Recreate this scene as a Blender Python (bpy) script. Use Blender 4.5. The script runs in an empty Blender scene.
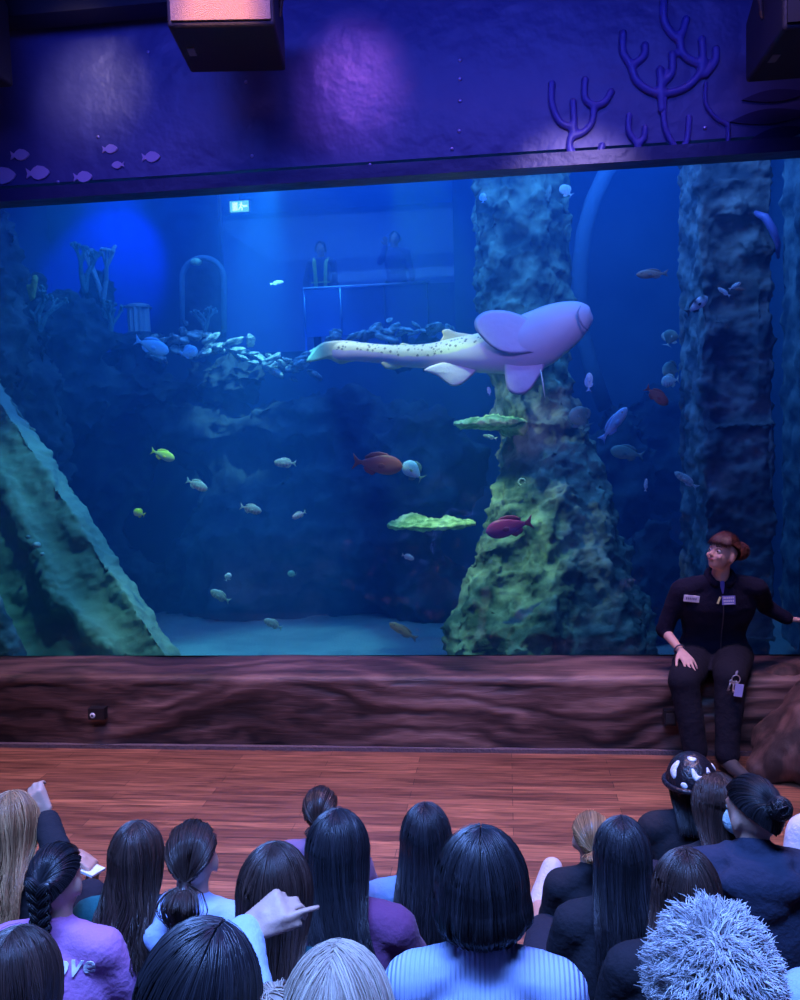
import bpy, math, random
import numpy as np
from mathutils import Vector, Matrix, noise as mnoise
R = math.radians
sc = bpy.context.scene
COL = sc.collection
random.seed(7); rng = np.random.default_rng(7)

# ------------------------------------------------------------------ camera
FPX = 900.0
YAW, PITCH, ROLL = R(6.75), R(4.75), R(-1.8)
CAM = Vector((0.0, -5.86, 2.0))
cF = Vector((-math.sin(YAW)*math.cos(PITCH), math.cos(YAW)*math.cos(PITCH), -math.sin(PITCH)))
_r0 = cF.cross(Vector((0, 0, 1))).normalized(); _u0 = _r0.cross(cF)
cR = math.cos(ROLL)*_r0 + math.sin(ROLL)*_u0
cU = -math.sin(ROLL)*_r0 + math.cos(ROLL)*_u0
cd = bpy.data.cameras.new('camera'); cam = bpy.data.objects.new('camera', cd); COL.objects.link(cam)
M3 = Matrix((cR, cU, -cF)).transposed()
cam.matrix_world = Matrix.Translation(CAM) @ M3.to_4x4()
cd.sensor_fit = 'VERTICAL'; cd.sensor_height = 24.0; cd.lens = 24.0*FPX/1000.0
cd.clip_start = 0.05; cd.clip_end = 60
sc.camera = cam

def at(px, py, Y):            # point of the place seen at that photo position, at distance Y
    d = cF + cR*((px-400)/FPX) + cU*((500-py)/FPX)
    return CAM + d*((Y-CAM.y)/d.y)
def atz(px, py, z):
    d = cF + cR*((px-400)/FPX) + cU*((500-py)/FPX)
    return CAM + d*((z-CAM.z)/d.z)

# ------------------------------------------------------------------ world, exposure, lights
sc.view_settings.view_transform = 'Standard'; sc.view_settings.look = 'None'
sc.view_settings.exposure = 0.0; sc.view_settings.gamma = 1.0; sc.view_settings.use_curve_mapping = False
w = bpy.data.worlds.new('world'); sc.world = w; w.use_nodes = True
w.node_tree.nodes['Background'].inputs[0].default_value = (0.05, 0.04, 0.30, 1)
w.node_tree.nodes['Background'].inputs[1].default_value = 0.10
sc.cycles.use_denoising = True
sc.cycles.max_bounces = 6; sc.cycles.diffuse_bounces = 2; sc.cycles.glossy_bounces = 2
sc.cycles.transmission_bounces = 4; sc.cycles.transparent_max_bounces = 12; sc.cycles.volume_bounces = 0
sc.cycles.volume_step_rate = 2.0; sc.cycles.volume_max_steps = 64
sc.cycles.sample_clamp_indirect = 4.0

def aim(o, loc, target):
    o.location = loc
    o.rotation_euler = (Vector(target)-Vector(loc)).to_track_quat('-Z', 'Y').to_euler()
def area(name, loc, target, size, power, col, sy=None, spread=None):
    l = bpy.data.lights.new(name, 'AREA'); l.energy = power; l.color = col; l.size = size
    if sy: l.shape = 'RECTANGLE'; l.size_y = sy
    if spread: l.spread = R(spread)
    o = bpy.data.objects.new(name, l); COL.objects.link(o); aim(o, loc, target); return o
def spot(name, loc, target, deg, power, col, blend=0.6, rad=0.05):
    l = bpy.data.lights.new(name, 'SPOT'); l.energy = power; l.color = col
    l.spot_size = R(deg); l.spot_blend = blend; l.shadow_soft_size = rad
    o = bpy.data.objects.new(name, l); COL.objects.link(o); aim(o, loc, target); return o

# tank lights (hung over the water), plus added fill spots
area('tank_light', (-1.0, 3.0, 5.1), (-1.0, 3.0, 0), 6.5, 370, (0.045, 0.25, 1.0), 3.4)
area('tank_front_light', (-0.6, 0.5, 4.9), (-0.6, 1.6, 0), 5.5, 90, (0.06, 0.28, 1.0), 0.5)
spot('buttress_fill_light', (-2.6, .3, 4.9), at(60, 570, 1.0), 44, 300, (0.20, 0.85, 0.75))  # added spot, only to lift the dark front face of the buttress
spot('coral_spot_light', at(118, 140, 4.4), at(112, 265, 5.9), 48, 1000, (0.0, 0.02, 1.0))
spot('upper_shelf_light', (-1.2, 2.7, 4.9), at(488, 421, 2.2), 13, 300, (0.4, 1.0, 0.35))
spot('shelf_spot_light', (-0.7, 0.6, 4.9), at(470, 555, 1.7), 25, 560, (0.45, 1.0, 0.30))
spot('shark_spot_light', (-2.3, 1.2, 4.9), at(400, 345, 1.9), 30, 330, (0.85, 1.0, 0.60))
spot('rubble_spot_light', (-2.2, 3.2, 5.0), at(250, 345, 4.4), 26, 800, (0.25, 0.85, 1.0))
spot('shoal_fill_light', (-1.6, 0.35, 4.9), at(240, 500, .9), 34, 420, (0.45, 1.0, 0.75))  # added spot that turns the small fish pale green
spot('sand_spot_light', (-2.0, 1.4, 4.9), at(270, 645, 2.6), 30, 1100, (0.10, 0.60, 1.0))
area('column_light', (1.0, 0.35, 4.9), (1.3, 1.3, 1.5), 1.2, 16, (0.20, 0.42, 1.0), 0.4)
# room lights
area('gallery_light', (-3.0, 7.6, 5.6), (-3.0, 7.6, 0), 4.0, 80, (0.05, 0.26, 1.0), 2.0)
spot('gallery_floor_fill_light', (-2.4, 6.8, 5.6), at(310, 342, 6.6), 40, 1200, (0.02, 0.25, 1.0))  # extra spot added to give the gallery floor its bright blue strip
area('floor_light', (-1.0, -1.75, 5.5), (-1.0, -1.55, 0), 6.0, 50, (1.0, 0.62, 0.56), 0.3, 50)
area('stage_light', (-0.5, -1.6, 5.4), (-0.5, -0.6, 0), 5.0, 40, (0.40, 0.22, 1.0), 0.5, 80)
area('crowd_light', (-0.6, -4.9, 5.3), (-0.6, -3.8, 0.7), 3.6, 185, (0.15, 0.32, 1.0), 1.0, 75)
spot('violet_crowd_light', (1.3, -2.6, 5.2), (-0.4, -3.9, 0.8), 60, 170, (0.50, 0.20, 1.0), 0.8, 0.2)
spot('shark_violet_light', (0.9, -3.2, 4.5), at(520, 350, 1.7), 17, 400, (0.58, 0.42, 1.0), 0.7, 0.1)
area('fascia_light', (-0.8, -2.6, 4.8), (-0.8, 0.0, 4.2), 5.0, 34, (0.06, 0.09, 1.0), 0.4, 120)
spot('fascia_violet_light', (-0.9, -1.5, 4.9), at(350, 88, -.12), 26, 75, (0.55, 0.18, 1.0), 1.0, 0.15)
spot('fascia_warm_light', (-2.5, -1.2, 4.7), at(92, 88, -.12), 34, 34, (1.0, 0.75, 0.75), 1.0, 0.15)
spot('amber_light', (-1.0, -2.9, 5.3), at(218, 8, -1.15), 12, 420, (1.0, 0.42, 0.16), 0.5, 0.08)

# ------------------------------------------------------------------ mesh helpers
def mesh_from(name, V, F):
    me = bpy.data.meshes.new(name)
    me.from_pydata([tuple(v) for v in V], [], [tuple(f) for f in F]); me.update(); return me
class MB:
    def __init__(s): s.V = []; s.F = []
    def add(s, V, F):
        n = len(s.V); s.V += [tuple(v) for v in V]; s.F += [tuple(i+n for i in f) for f in F]; return s
    def box(s, c, h, rot=None):
        V = []
        for z in (-1, 1):
            for x, y in ((-1, -1), (1, -1), (1, 1), (-1, 1)):
                p = Vector((x*h[0], y*h[1], z*h[2]))
                if rot is not None: p = rot @ p
                V.append(p+Vector(c))
        return s.add(V, [(3, 2, 1, 0), (4, 5, 6, 7), (0, 1, 5, 4), (1, 2, 6, 5), (2, 3, 7, 6), (3, 0, 4, 7)])
    def tube(s, pts, rad, n=8, flat=None):
        pts = [Vector(p) for p in pts]
        if not hasattr(rad, '__len__'): rad = [rad]*len(pts)
        V = []; F = []; up = None
        for i, p in enumerate(pts):
            t = (pts[min(i+1, len(pts)-1)]-pts[max(i-1, 0)]).normalized()
            if up is None:
                up = Vector((0, 0, 1)) if abs(t.z) < .9 else Vector((0, 1, 0))
            a = t.cross(up)
            if a.length < 1e-5: a = t.cross(Vector((1, 0, 0)))
            a.normalize(); b = a.cross(t).normalized(); up = b
            for k in range(n):
                an = 2*math.pi*k/n
                V.append(p + (a*math.cos(an) + b*math.sin(an)*(flat or 1))*rad[i])
        for i in range(len(pts)-1):
            for k in range(n):
                k2 = (k+1) % n
                F.append((i*n+k, i*n+k2, (i+1)*n+k2, (i+1)*n+k))
        F.append(tuple(range(n-1, -1, -1))); F.append(tuple((len(pts)-1)*n+k for k in range(n)))
        return s.add(V, F)
    def ell(s, c, r, rot=None, n=16, m=10):
        V = [Vector((0, 0, -1))]
        for i in range(1, m):
            th = -math.pi/2 + math.pi*i/m
            for k in range(n):
                an = 2*math.pi*k/n
                V.append(Vector((math.cos(th)*math.cos(an), math.cos(th)*math.sin(an), math.sin(th))))
        V.append(Vector((0, 0, 1)))
        r = Vector(r if hasattr(r, '__len__') else (r, r, r)); c = Vector(c)
        o = []
        for v in V:
            p = Vector((v.x*r.x, v.y*r.y, v.z*r.z))
            if rot is not None: p = rot @ p
            o.append(p+c)
        F = []
        for k in range(n): F.append((0, 1+(k+1) % n, 1+k))
        for i in range(m-2):
            for k in range(n):
                a = 1+i*n+k; b = 1+i*n+(k+1) % n
                F.append((a, b, b+n, a+n))
        L = len(V)-1
        for k in range(n): F.append((L, 1+(m-2)*n+k, 1+(m-2)*n+(k+1) % n))
        return s.add(o, F)
    def cap(s, a, b, ra, rb=None):           # tapered capsule
        rb = ra if rb is None else rb
        a = Vector(a); b = Vector(b); d = b-a; L = d.length
        if L < 1e-6: return s.ell(a, ra)
        d /= L; pts = []; rad = []
        for i in range(5):
            th = math.pi/2*(1-i/4.0)
            pts.append(a-d*ra*math.sin(th)*1.0); rad.append(max(ra*math.cos(th), ra*.03))
        for i in range(5):
            th = math.pi/2*(i/4.0)
            pts.append(b+d*rb*math.sin(th)); rad.append(max(rb*math.cos(th), rb*.03))
        return s.tube(pts, rad, 14)
    def prism(s, poly, y0, y1, axis='y'):    # polygon in xz extruded in y
        n = len(poly)
        V = [(p[0], y0, p[1]) for p in poly]+[(p[0], y1, p[1]) for p in poly]
        F = [tuple(range(n)), tuple(range(2*n-1, n-1, -1))]
        for i in range(n): F.append((i, i+n, (i+1) % n+n, (i+1) % n))
        return s.add(V, F)
    def obj(s, name, mat, parent=None, smooth=True):
        me = mesh_from(name, s.V, s.F)
        return link(name, me, mat, parent, smooth)
def link(name, me, mat, parent=None, smooth=True, fix=True):
    if fix:
        import bmesh
        bm = bmesh.new(); bm.from_mesh(me); bmesh.ops.recalc_face_normals(bm, faces=bm.faces); bm.to_mesh(me); bm.free()
    if smooth: me.polygons.foreach_set('use_smooth', [True]*len(me.polygons))
    me.materials.clear(); me.materials.append(mat)
    o = bpy.data.objects.new(name, me); COL.objects.link(o)
    if parent: o.parent = parent
    return o
TEX = {}
def cloud(scale, depth=3, hard=False):
    k = (scale, depth, hard)
    if k not in TEX:
        t = bpy.data.textures.new('clouds', 'CLOUDS'); t.noise_scale = scale; t.noise_depth = depth; t.noise_type = 'HARD_NOISE' if hard else 'SOFT_NOISE'; TEX[k] = t
    return TEX[k]
def blob(name, mb, mat, voxel, parent=None, smooth=4, disp=(), fac=0.5, hard=False):
    """many overlapping forms fused into one continuous skin"""
    me = mesh_from(name, mb.V, mb.F)
    tmp = bpy.data.objects.new(name, me); COL.objects.link(tmp)
    import bmesh
    bm = bmesh.new(); bm.from_mesh(me); bmesh.ops.recalc_face_normals(bm, faces=bm.faces); bm.to_mesh(me); bm.free()
    m = tmp.modifiers.new('r', 'REMESH'); m.mode = 'VOXEL'; m.voxel_size = voxel; m.use_smooth_shade = True
    if smooth:
        q = tmp.modifiers.new('s', 'SMOOTH'); q.iterations = smooth; q.factor = fac
    for sca, st in disp:
        d = tmp.modifiers.new('d', 'DISPLACE'); d.texture = cloud(sca, 3, hard); d.strength = st; d.mid_level = 0.5
        d.texture_coords = 'GLOBAL'
    dg = bpy.context.evaluated_depsgraph_get(); dg.update()
    new = bpy.data.meshes.new_from_object(tmp.evaluated_get(dg), depsgraph=dg)
    bpy.data.objects.remove(tmp); bpy.data.meshes.remove(me)
    new.name = name
    return link(name, new, mat, parent, True, fix=False)
def tag(o, label=None, cat=None, group=None, kind=None):
    if label: o['label'] = label
    if cat: o['category'] = cat
    if group: o['group'] = group
    if kind: o['kind'] = kind
    return o
def thing(name, label, cat, loc=(0, 0, 0), rz=0, group=None):
    o = bpy.data.objects.new(name, None); COL.objects.link(o); o.empty_display_size = .1
    o.location = loc; o.rotation_euler = (0, 0, rz); return tag(o, label, cat, group)
def struct(o): o['kind'] = 'structure'; return o

# ------------------------------------------------------------------ materials
MATS = {}
def mat(name, col, rough=0.6, metal=0.0, bump=None, var=None, spec=None, emis=None, sheen=0, sub=0, coat=0):
    """bump=(scale, strength, detail[, (sx,sy,sz)]), var=(scale, colour2[, (sx,sy,sz), lo, hi])"""
    if name in MATS: return MATS[name]
    m = bpy.data.materials.new(name); m.use_nodes = True; nt = m.node_tree; N = nt.nodes; L = nt.links
    b = N['Principled BSDF']; b.inputs['Base Color'].default_value = (*col, 1)
    b.inputs['Roughness'].default_value = rough; b.inputs['Metallic'].default_value = metal
    if spec is not None: b.inputs['Specular IOR Level'].default_value = spec
    if sheen: b.inputs['Sheen Weight'].default_value = sheen
    if coat: b.inputs['Coat Weight'].default_value = coat
    if emis: b.inputs['Emission Color'].default_value = (*emis[0], 1); b.inputs['Emission Strength'].default_value = emis[1]
    tc = N.new('ShaderNodeTexCoord')
    def mapped(s3):
        mp = N.new('ShaderNodeMapping'); L.new(tc.outputs['Object'], mp.inputs['Vector'])
        if s3: mp.inputs['Scale'].default_value = s3
        return mp.outputs['Vector']
    if var:
        nz = N.new('ShaderNodeTexNoise'); nz.inputs['Scale'].default_value = var[0]; nz.inputs['Detail'].default_value = 6
        L.new(mapped(var[2] if len(var) > 2 else None), nz.inputs['Vector'])
        rp = N.new('ShaderNodeValToRGB'); rp.color_ramp.elements[0].color = (*col, 1); rp.color_ramp.elements[1].color = (*var[1], 1)
        rp.color_ramp.elements[0].position = var[3] if len(var) > 3 else .38
        rp.color_ramp.elements[1].position = var[4] if len(var) > 4 else .65
        L.new(nz.outputs['Fac'], rp.inputs['Fac']); L.new(rp.outputs['Color'], b.inputs['Base Color'])
    if bump:
        nz = N.new('ShaderNodeTexNoise'); nz.inputs['Scale'].default_value = bump[0]
        nz.inputs['Detail'].default_value = bump[2] if len(bump) > 2 else 4
        L.new(mapped(bump[3] if len(bump) > 3 else None), nz.inputs['Vector'])
        bp = N.new('ShaderNodeBump'); bp.inputs['Strength'].default_value = bump[1]; bp.inputs['Distance'].default_value = 0.03
        L.new(nz.outputs['Fac'], bp.inputs['Height']); L.new(bp.outputs['Normal'], b.inputs['Normal'])
    MATS[name] = m; return m
# ------------------------------------------------------------------ water and glass
def water_box():
    m = bpy.data.materials.new('water'); m.use_nodes = True; nt = m.node_tree; N = nt.nodes; L = nt.links
    N.remove(N['Principled BSDF']); out = N['Material Output']
    sca = N.new('ShaderNodeVolumeScatter'); sca.inputs['Color'].default_value = (0.06, 0.34, 1.0, 1)
    sca.inputs['Density'].default_value = 0.10; sca.inputs['Anisotropy'].default_value = 0.0
    ab = N.new('ShaderNodeVolumeAbsorption'); ab.inputs['Color'].default_value = (0.20, 0.62, 0.95, 1); ab.inputs['Density'].default_value = 0.12
    ad = N.new('ShaderNodeAddShader'); L.new(sca.outputs[0], ad.inputs[0]); L.new(ab.outputs[0], ad.inputs[1])
    L.new(ad.outputs[0], out.inputs['Volume'])
    o = MB().box((-1.5, 3.0, 2.5), (4.58, 2.96, 2.7)).obj('water', m, smooth=False)
    tag(o, 'blue hazy water filling the tank behind the glass', 'water', kind='stuff')
water_box()
def glass(name, c, h):
    m = bpy.data.materials.get('viewing_glass')
    if not m:
        m = bpy.data.materials.new('viewing_glass'); m.use_nodes = True; N = m.node_tree.nodes; L = m.node_tree.links
        N.remove(N['Principled BSDF']); g = N.new('ShaderNodeBsdfGlossy'); g.inputs['Roughness'].default_value = 0.02
        t = N.new('ShaderNodeBsdfTransparent'); t.inputs['Color'].default_value = (.97, .98, 1, 1); mx = N.new('ShaderNodeMixShader')
        fr = N.new('ShaderNodeFresnel'); fr.inputs['IOR'].default_value = 1.3
        L.new(fr.outputs[0], mx.inputs[0]); L.new(t.outputs[0], mx.inputs[1]); L.new(g.outputs[0], mx.inputs[2])
        L.new(mx.outputs[0], N['Material Output'].inputs['Surface'])
    return MB().box(c, h).obj(name, m, smooth=False)
struct(glass('window_1', (-1.2, 0.0, 2.02), (4.2, 0.012, 1.56)))

# ------------------------------------------------------------------ floor of long planks
def wood_floor_mat():
    m = bpy.data.materials.new('plank_floor'); m.use_nodes = True; nt = m.node_tree; N = nt.nodes; L = nt.links
    b = N['Principled BSDF']; b.inputs['Roughness'].default_value = 0.42
    tc = N.new('ShaderNodeTexCoord')
    br = N.new('ShaderNodeTexBrick'); br.inputs['Scale'].default_value = 1.0
    br.inputs['Brick Width'].default_value = 1.1; br.inputs['Row Height'].default_value = 0.085; br.inputs['Mortar Size'].default_value = 0.0014
    br.inputs['Color1'].default_value = (0.36, 0.15, 0.09, 1); br.inputs['Color2'].default_value = (0.17, 0.065, 0.045, 1)
    br.inputs['Mortar'].default_value = (0.03, 0.012, 0.01, 1)
    L.new(tc.outputs['Object'], br.inputs['Vector'])
    mp = N.new('ShaderNodeMapping'); mp.inputs['Scale'].default_value = (1.6, 26, 1); L.new(tc.outputs['Object'], mp.inputs['Vector'])
    nz = N.new('ShaderNodeTexNoise'); nz.inputs['Scale'].default_value = 1.6; nz.inputs['Detail'].default_value = 9; nz.inputs['Distortion'].default_value = 1.2
    L.new(mp.outputs[0], nz.inputs['Vector'])
    rp = N.new('ShaderNodeValToRGB'); rp.color_ramp.elements[0].position = .36; rp.color_ramp.elements[0].color = (.36, .33, .33, 1)
    rp.color_ramp.elements[1].position = .66; rp.color_ramp.elements[1].color = (1.3, 1.25, 1.2, 1); L.new(nz.outputs['Fac'], rp.inputs['Fac'])
    mx = N.new('ShaderNodeMix'); mx.data_type = 'RGBA'; mx.blend_type = 'MULTIPLY'; mx.inputs[0].default_value = 0.9
    L.new(br.outputs['Color'], mx.inputs[6]); L.new(rp.outputs['Color'], mx.inputs[7]); L.new(mx.outputs[2], b.inputs['Base Color'])
    bp = N.new('ShaderNodeBump'); bp.inputs['Strength'].default_value = .25; bp.inputs['Distance'].default_value = .01
    L.new(nz.outputs['Fac'], bp.inputs['Height']); L.new(bp.outputs[0], b.inputs['Normal'])
    return m
struct(MB().box((-1.2, -3.4, -0.05), (4.6, 3.4, 0.05)).obj('floor', wood_floor_mat(), smooth=False))
m_step = mat('step_carpet', (0.03, 0.03, 0.06), 0.95, bump=(220, .4))
for k, (y0, zt) in enumerate(((-3.62, .2), (-4.14, .4), (-4.72, .6), (-5.3, .8))):
    y1 = -7.2
    b = MB().box((-1.2, (y0+y1)/2, zt-.1), (4.6, (y0-y1)/2, .1)).obj('trim_%d' % (k+10), m_step, smooth=False); struct(b)

# ------------------------------------------------------------------ carved ledge below the glass
def carved_ledge():
    nx, prof = 620, []
    for t in np.linspace(0, 1, 16): prof.append((0.0-0.44*t, 0.468+0.004*math.sin(t*3)))          # top, back to front
    for a in np.linspace(0, math.pi/2, 7)[1:]: prof.append((-0.44-0.05*math.sin(a), .468-.05*(1-math.cos(a))))
    for t in np.linspace(0, 1, 46)[1:]: prof.append((-.49-.012*math.sin(t*math.pi), .418-.418*t))
    m = bpy.data.materials.new('carved_wood'); m.use_nodes = True; nt = m.node_tree; N = nt.nodes; L = nt.links
    b = N['Principled BSDF']; b.inputs['Roughness'].default_value = .5
    at_ = N.new('ShaderNodeAttribute'); at_.attribute_name = 'grain'
    tc = N.new('ShaderNodeTexCoord'); mp = N.new('ShaderNodeMapping'); mp.inputs['Scale'].default_value = (2.5, 14, 22); L.new(tc.outputs['Object'], mp.inputs['Vector'])
    nz = N.new('ShaderNodeTexNoise'); nz.inputs['Scale'].default_value = 1.5; nz.inputs['Detail'].default_value = 8; nz.inputs['Distortion'].default_value = .8; L.new(mp.outputs[0], nz.inputs['Vector'])
    ad = N.new('ShaderNodeMath'); ad.operation = 'MULTIPLY_ADD'; ad.inputs[1].default_value = .55; L.new(nz.outputs['Fac'], ad.inputs[0]); L.new(at_.outputs['Fac'], ad.inputs[2])
    rp = N.new('ShaderNodeValToRGB'); e = rp.color_ramp.elements
    e[0].position = .30; e[0].color = (.018, .011, .014, 1); e[1].position = 1.0; e[1].color = (.34, .19, .16, 1)
    x = e.new(.6); x.color = (.115, .058, .055, 1)
    L.new(ad.outputs[0], rp.inputs['Fac']); L.new(rp.outputs['Color'], b.inputs['Base Color'])
    bp = N.new('ShaderNodeBump'); bp.inputs['Strength'].default_value = .5; bp.inputs['Distance'].default_value = .012; L.new(nz.outputs['Fac'], bp.inputs['Height']); L.new(bp.outputs[0], b.inputs['Normal'])
    V = []; G = []
    x0, x1 = -4.6, 2.6
    for i in range(nx):
        x = x0+(x1-x0)*i/(nx-1)
        for j, (y, z) in enumerate(prof):
            s = z if j > 21 else .468+(abs(y)-.49)*-.6
            wv = .12*math.sin(x*1.9+1.0)+.07*math.sin(x*3.7-s*5)+.16*mnoise.noise(Vector((x*.9, s*1.2, 3.1)))
            ph = (s+wv*.75)*46+3.5*mnoise.noise(Vector((x*1.3, s*3, .5)))+3.0*mnoise.noise(Vector((x*3.1, s*9, 2.5)))+1.5*mnoise.noise(Vector((x*8, s*20, 5)))
            g = .5+.5*math.sin(ph); g = g**.7
            g = g*(.55+.45*mnoise.noise(Vector((x*2.3, s*9, 7)))+.1)
            big = mnoise.noise(Vector((x*1.1, s*4+wv*7, 9)))
            d = .010*(g-.5)+.022*big
            G.append(max(0, min(1, .16+.36*g+.34*big)))
            if j < 16: V.append((x, y, z+d*.35*min(1, (15-j)/15+.3)))
            elif j < 22: V.append((x, y-d*.7, z+d*.3))
            else: V.append((x, y-d*1.2, z))
    n = len(prof); F = []
    for i in range(nx-1):
        for j in range(n-1):
            F.append((i*n+j, i*n+j+1, (i+1)*n+j+1, (i+1)*n+j))
    # close ends, back and underside
    F.append(tuple(j for j in range(n-1, -1, -1))+(len(V),)); V.append((x0, 0, 0)); G.append(.2)
    F.append(tuple((nx-1)*n+j for j in range(n))+(len(V),)); V.append((x1, 0, 0)); G.append(.2)
    F.append((0, (nx-1)*n, len(V)-1, len(V)-2)); F.append((n-1, len(V)-2, len(V)-1, nx*n-1))
    me = mesh_from('wall_ledge', V, F)
    a = me.attributes.new('grain', 'FLOAT', 'POINT'); a.data.foreach_set('value', G)
    return struct(link('trim_1', me, m))
carved_ledge()
# thin plinth strip where ledge meets planks
struct(MB().box((-1.0, -.505, .012), (3.6, .018, .012)).obj('baseboard_front', mat('dusty_strip', (.14, .10, .12), .7, bump=(60, .5)), smooth=False))

# ------------------------------------------------------------------ fascia above the glass
m_fas = mat('fascia_paint', (0.11, 0.12, 0.30), 0.40, bump=(5.5, 0.55, 3), var=(1.3, (0.065, 0.075, 0.24)), spec=.6)
struct(MB().box((-1.2, -.06, 4.65), (4.4, .06, 1.0)).obj('wall_front', m_fas, smooth=False))
struct(MB().box((-1.2, -.085, 3.578), (4.4, .085, .040)).obj('trim_2', mat('fascia_lip', (.03, .04, .13), .4, bump=(9, .3)), smooth=False))
m_dark = mat('ceiling_black', (.012, .010, .03), .7)
struct(MB().box((-1.2, -3.6, 5.75), (4.6, 3.8, .1)).obj('ceiling', m_dark, smooth=False))
struct(MB().box((-5.7, -3.4, 2.9), (.1, 3.6, 2.95)).obj('wall_left', mat('side_wall', (.03, .03, .09), .7), smooth=False))
struct(MB().box((3.3, -3.4, 2.9), (.1, 3.6, 2.95)).obj('wall_right', mat('side_wall', (.03, .03, .09), .7), smooth=False))
# ------------------------------------------------------------------ tank shell
m_rock = mat('rock', (0.10, 0.17, 0.17), .85, bump=(7, 1.0, 8), var=(3.0, (0.30, 0.40, 0.33), None, .35, .68))
m_rockd = mat('dark_rock', (0.025, 0.04, 0.06), .95, bump=(7, 1.0, 8), var=(3.2, (0.09, 0.13, 0.14), None, .42, .72))
m_wallt = mat('tank_wall', (0.05, 0.09, 0.16), .85, bump=(2, .6, 5), var=(.8, (0.10, 0.17, 0.26)))
m_sand = mat('sand', (0.42, 0.44, 0.38), .95, bump=(40, .5, 4), var=(2, (.30, .32, .30)))
# back wall with an opening for the far window
wl, wr = at(222, 300, 6.0).x, at(455, 300, 6.0).x
zb, zt = at(330, 350, 6.0).z, 5.3
b = MB(); b.box(((-6.2+wl)/2, 6.08, 2.5), ((wl+6.2)/2, .08, 2.8)); b.box(((3.2+wr)/2, 6.08, 2.5), ((3.2-wr)/2, .08, 2.8))
b.box(((wl+wr)/2, 6.08, (-.3+zb)/2), ((wr-wl)/2, .08, (zb+.3)/2))
struct(b.obj('wall_back', m_wallt, smooth=False))
struct(glass('window_2', ((wl+wr)/2, 6.06, (zb+zt)/2), ((wr-wl)/2, .012, (zt-zb)/2)))
struct(MB().box((-6.15, 3.1, 2.5), (.05, 3.0, 2.8)).obj('wall_left', m_wallt, smooth=False))
struct(MB().box((3.15, 3.1, 2.5), (.05, 3.0, 2.8)).obj('wall_right', m_wallt, smooth=False))
# sand bed
V = []; F = []; nx, ny = 90, 60
for i in range(nx):
    for j in range(ny):
        x = -6.1+9.2*i/(nx-1); y = .03+6.0*j/(ny-1)
        V.append((x, y, -.22+.05*mnoise.noise(Vector((x*.9, y*.9, 0)))+.012*mnoise.noise(Vector((x*6, y*6, 3)))))
for i in range(nx-1):
    for j in range(ny-1): F.append((i*ny+j, (i+1)*ny+j, (i+1)*ny+j+1, i*ny+j+1))
o = link('floor', mesh_from('floor', V, F), m_sand); struct(o)

# gallery behind the far window: room with floor, walls, rail, two people, exit sign
gy0, gy1 = 6.2, 9.6
fz = at(330, 351, 6.3).z
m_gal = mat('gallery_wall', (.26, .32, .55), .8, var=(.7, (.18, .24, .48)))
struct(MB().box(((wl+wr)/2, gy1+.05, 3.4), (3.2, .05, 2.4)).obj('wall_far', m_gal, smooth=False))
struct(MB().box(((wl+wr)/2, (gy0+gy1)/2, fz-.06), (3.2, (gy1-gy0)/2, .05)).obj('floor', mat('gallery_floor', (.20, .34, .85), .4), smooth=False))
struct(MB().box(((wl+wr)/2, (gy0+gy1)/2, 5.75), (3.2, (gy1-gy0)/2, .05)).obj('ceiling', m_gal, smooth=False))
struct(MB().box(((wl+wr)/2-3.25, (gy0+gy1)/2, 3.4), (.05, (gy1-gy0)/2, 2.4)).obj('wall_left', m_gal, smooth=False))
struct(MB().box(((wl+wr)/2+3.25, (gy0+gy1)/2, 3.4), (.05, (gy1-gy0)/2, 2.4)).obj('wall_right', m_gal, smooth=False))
# green running-man sign
c = at(240, 207, 6.6)
t = thing('exit_sign', 'small lit green and white exit sign with a running figure, high behind the tank', 'sign', c)
MB().box((0, 0, 0), (.145, .03, .085)).obj('sign_case', mat('sign_case', (.2, .22, .25), .5), t, False)
MB().box((0, -.032, 0), (.135, .004, .075)).obj('sign_face', mat('sign_face', (.2, .7, .5), .5, emis=((.25, .9, .55), 1.1)), t, False)
MB().cap((0, 0, .08), (0, 0, 5.68-c.z), .008).obj('hanger', mat('sign_case', (.2, .22, .25), .5), t)
g = MB(); g.box((-.06, -.038, 0), (.035, .003, .055)); g.box((.085, -.038, .0), (.03, .003, .012))
g.ell((.03, -.038, .045), (.013, .003, .013)); g.tube([(.03, -.038, .03), (.02, -.038, -.005), (.045, -.038, -.03), (.03, -.038, -.055)], .009, 6)
g.tube([(.02, -.038, -.005), (.0, -.038, -.03), (-.01, -.038, -.05)], .008, 6); g.tube([(.0, -.038, .02), (.035, -.038, .025), (.055, -.038, .005)], .007, 6)
g.obj('running_figure', mat('sign_white', (.9, 1, .95), .5, emis=((.8, 1, .9), 1.6)), t, False)

# ------------------------------------------------------------------ rocks
def rock(name, label, prims, m, voxel=.05, disp=((.5, .22), (.14, .07), (.05, .03)), cat='rock', group=None):
    b = MB()
    for p in prims:
        if p[0] == 'e': b.ell(p[1], p[2], p[3] if len(p) > 3 else None)
        elif p[0] == 'b': b.box(p[1], p[2], p[3] if len(p) > 3 else None)
        else: b.cap(p[1], p[2], p[3], p[4] if len(p) > 4 else None)
    o = blob(name, b, m, voxel, None, 3, disp, hard=True)
    tag(o, label, cat, group); return o
m_column = mat('column_stone', (0.05, 0.08, 0.11), .9, bump=(5, 1.0, 9), var=(3.5, (0.28, 0.32, 0.32), (1, 1, 1.6), .40, .68))
m_green = mat('algae_rock', (0.07, 0.12, 0.09), .9, bump=(8, 1.0, 9), var=(4.5, (0.36, 0.46, 0.30), None, .40, .66))
m_lit_shelf = mat('lit_shelf_rock', (0.20, 0.36, 0.10), .9, bump=(14, 1.0, 9), var=(9, (0.75, 0.95, 0.40), None, .38, .62))  # green light on the shelves put into the rock colour
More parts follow.
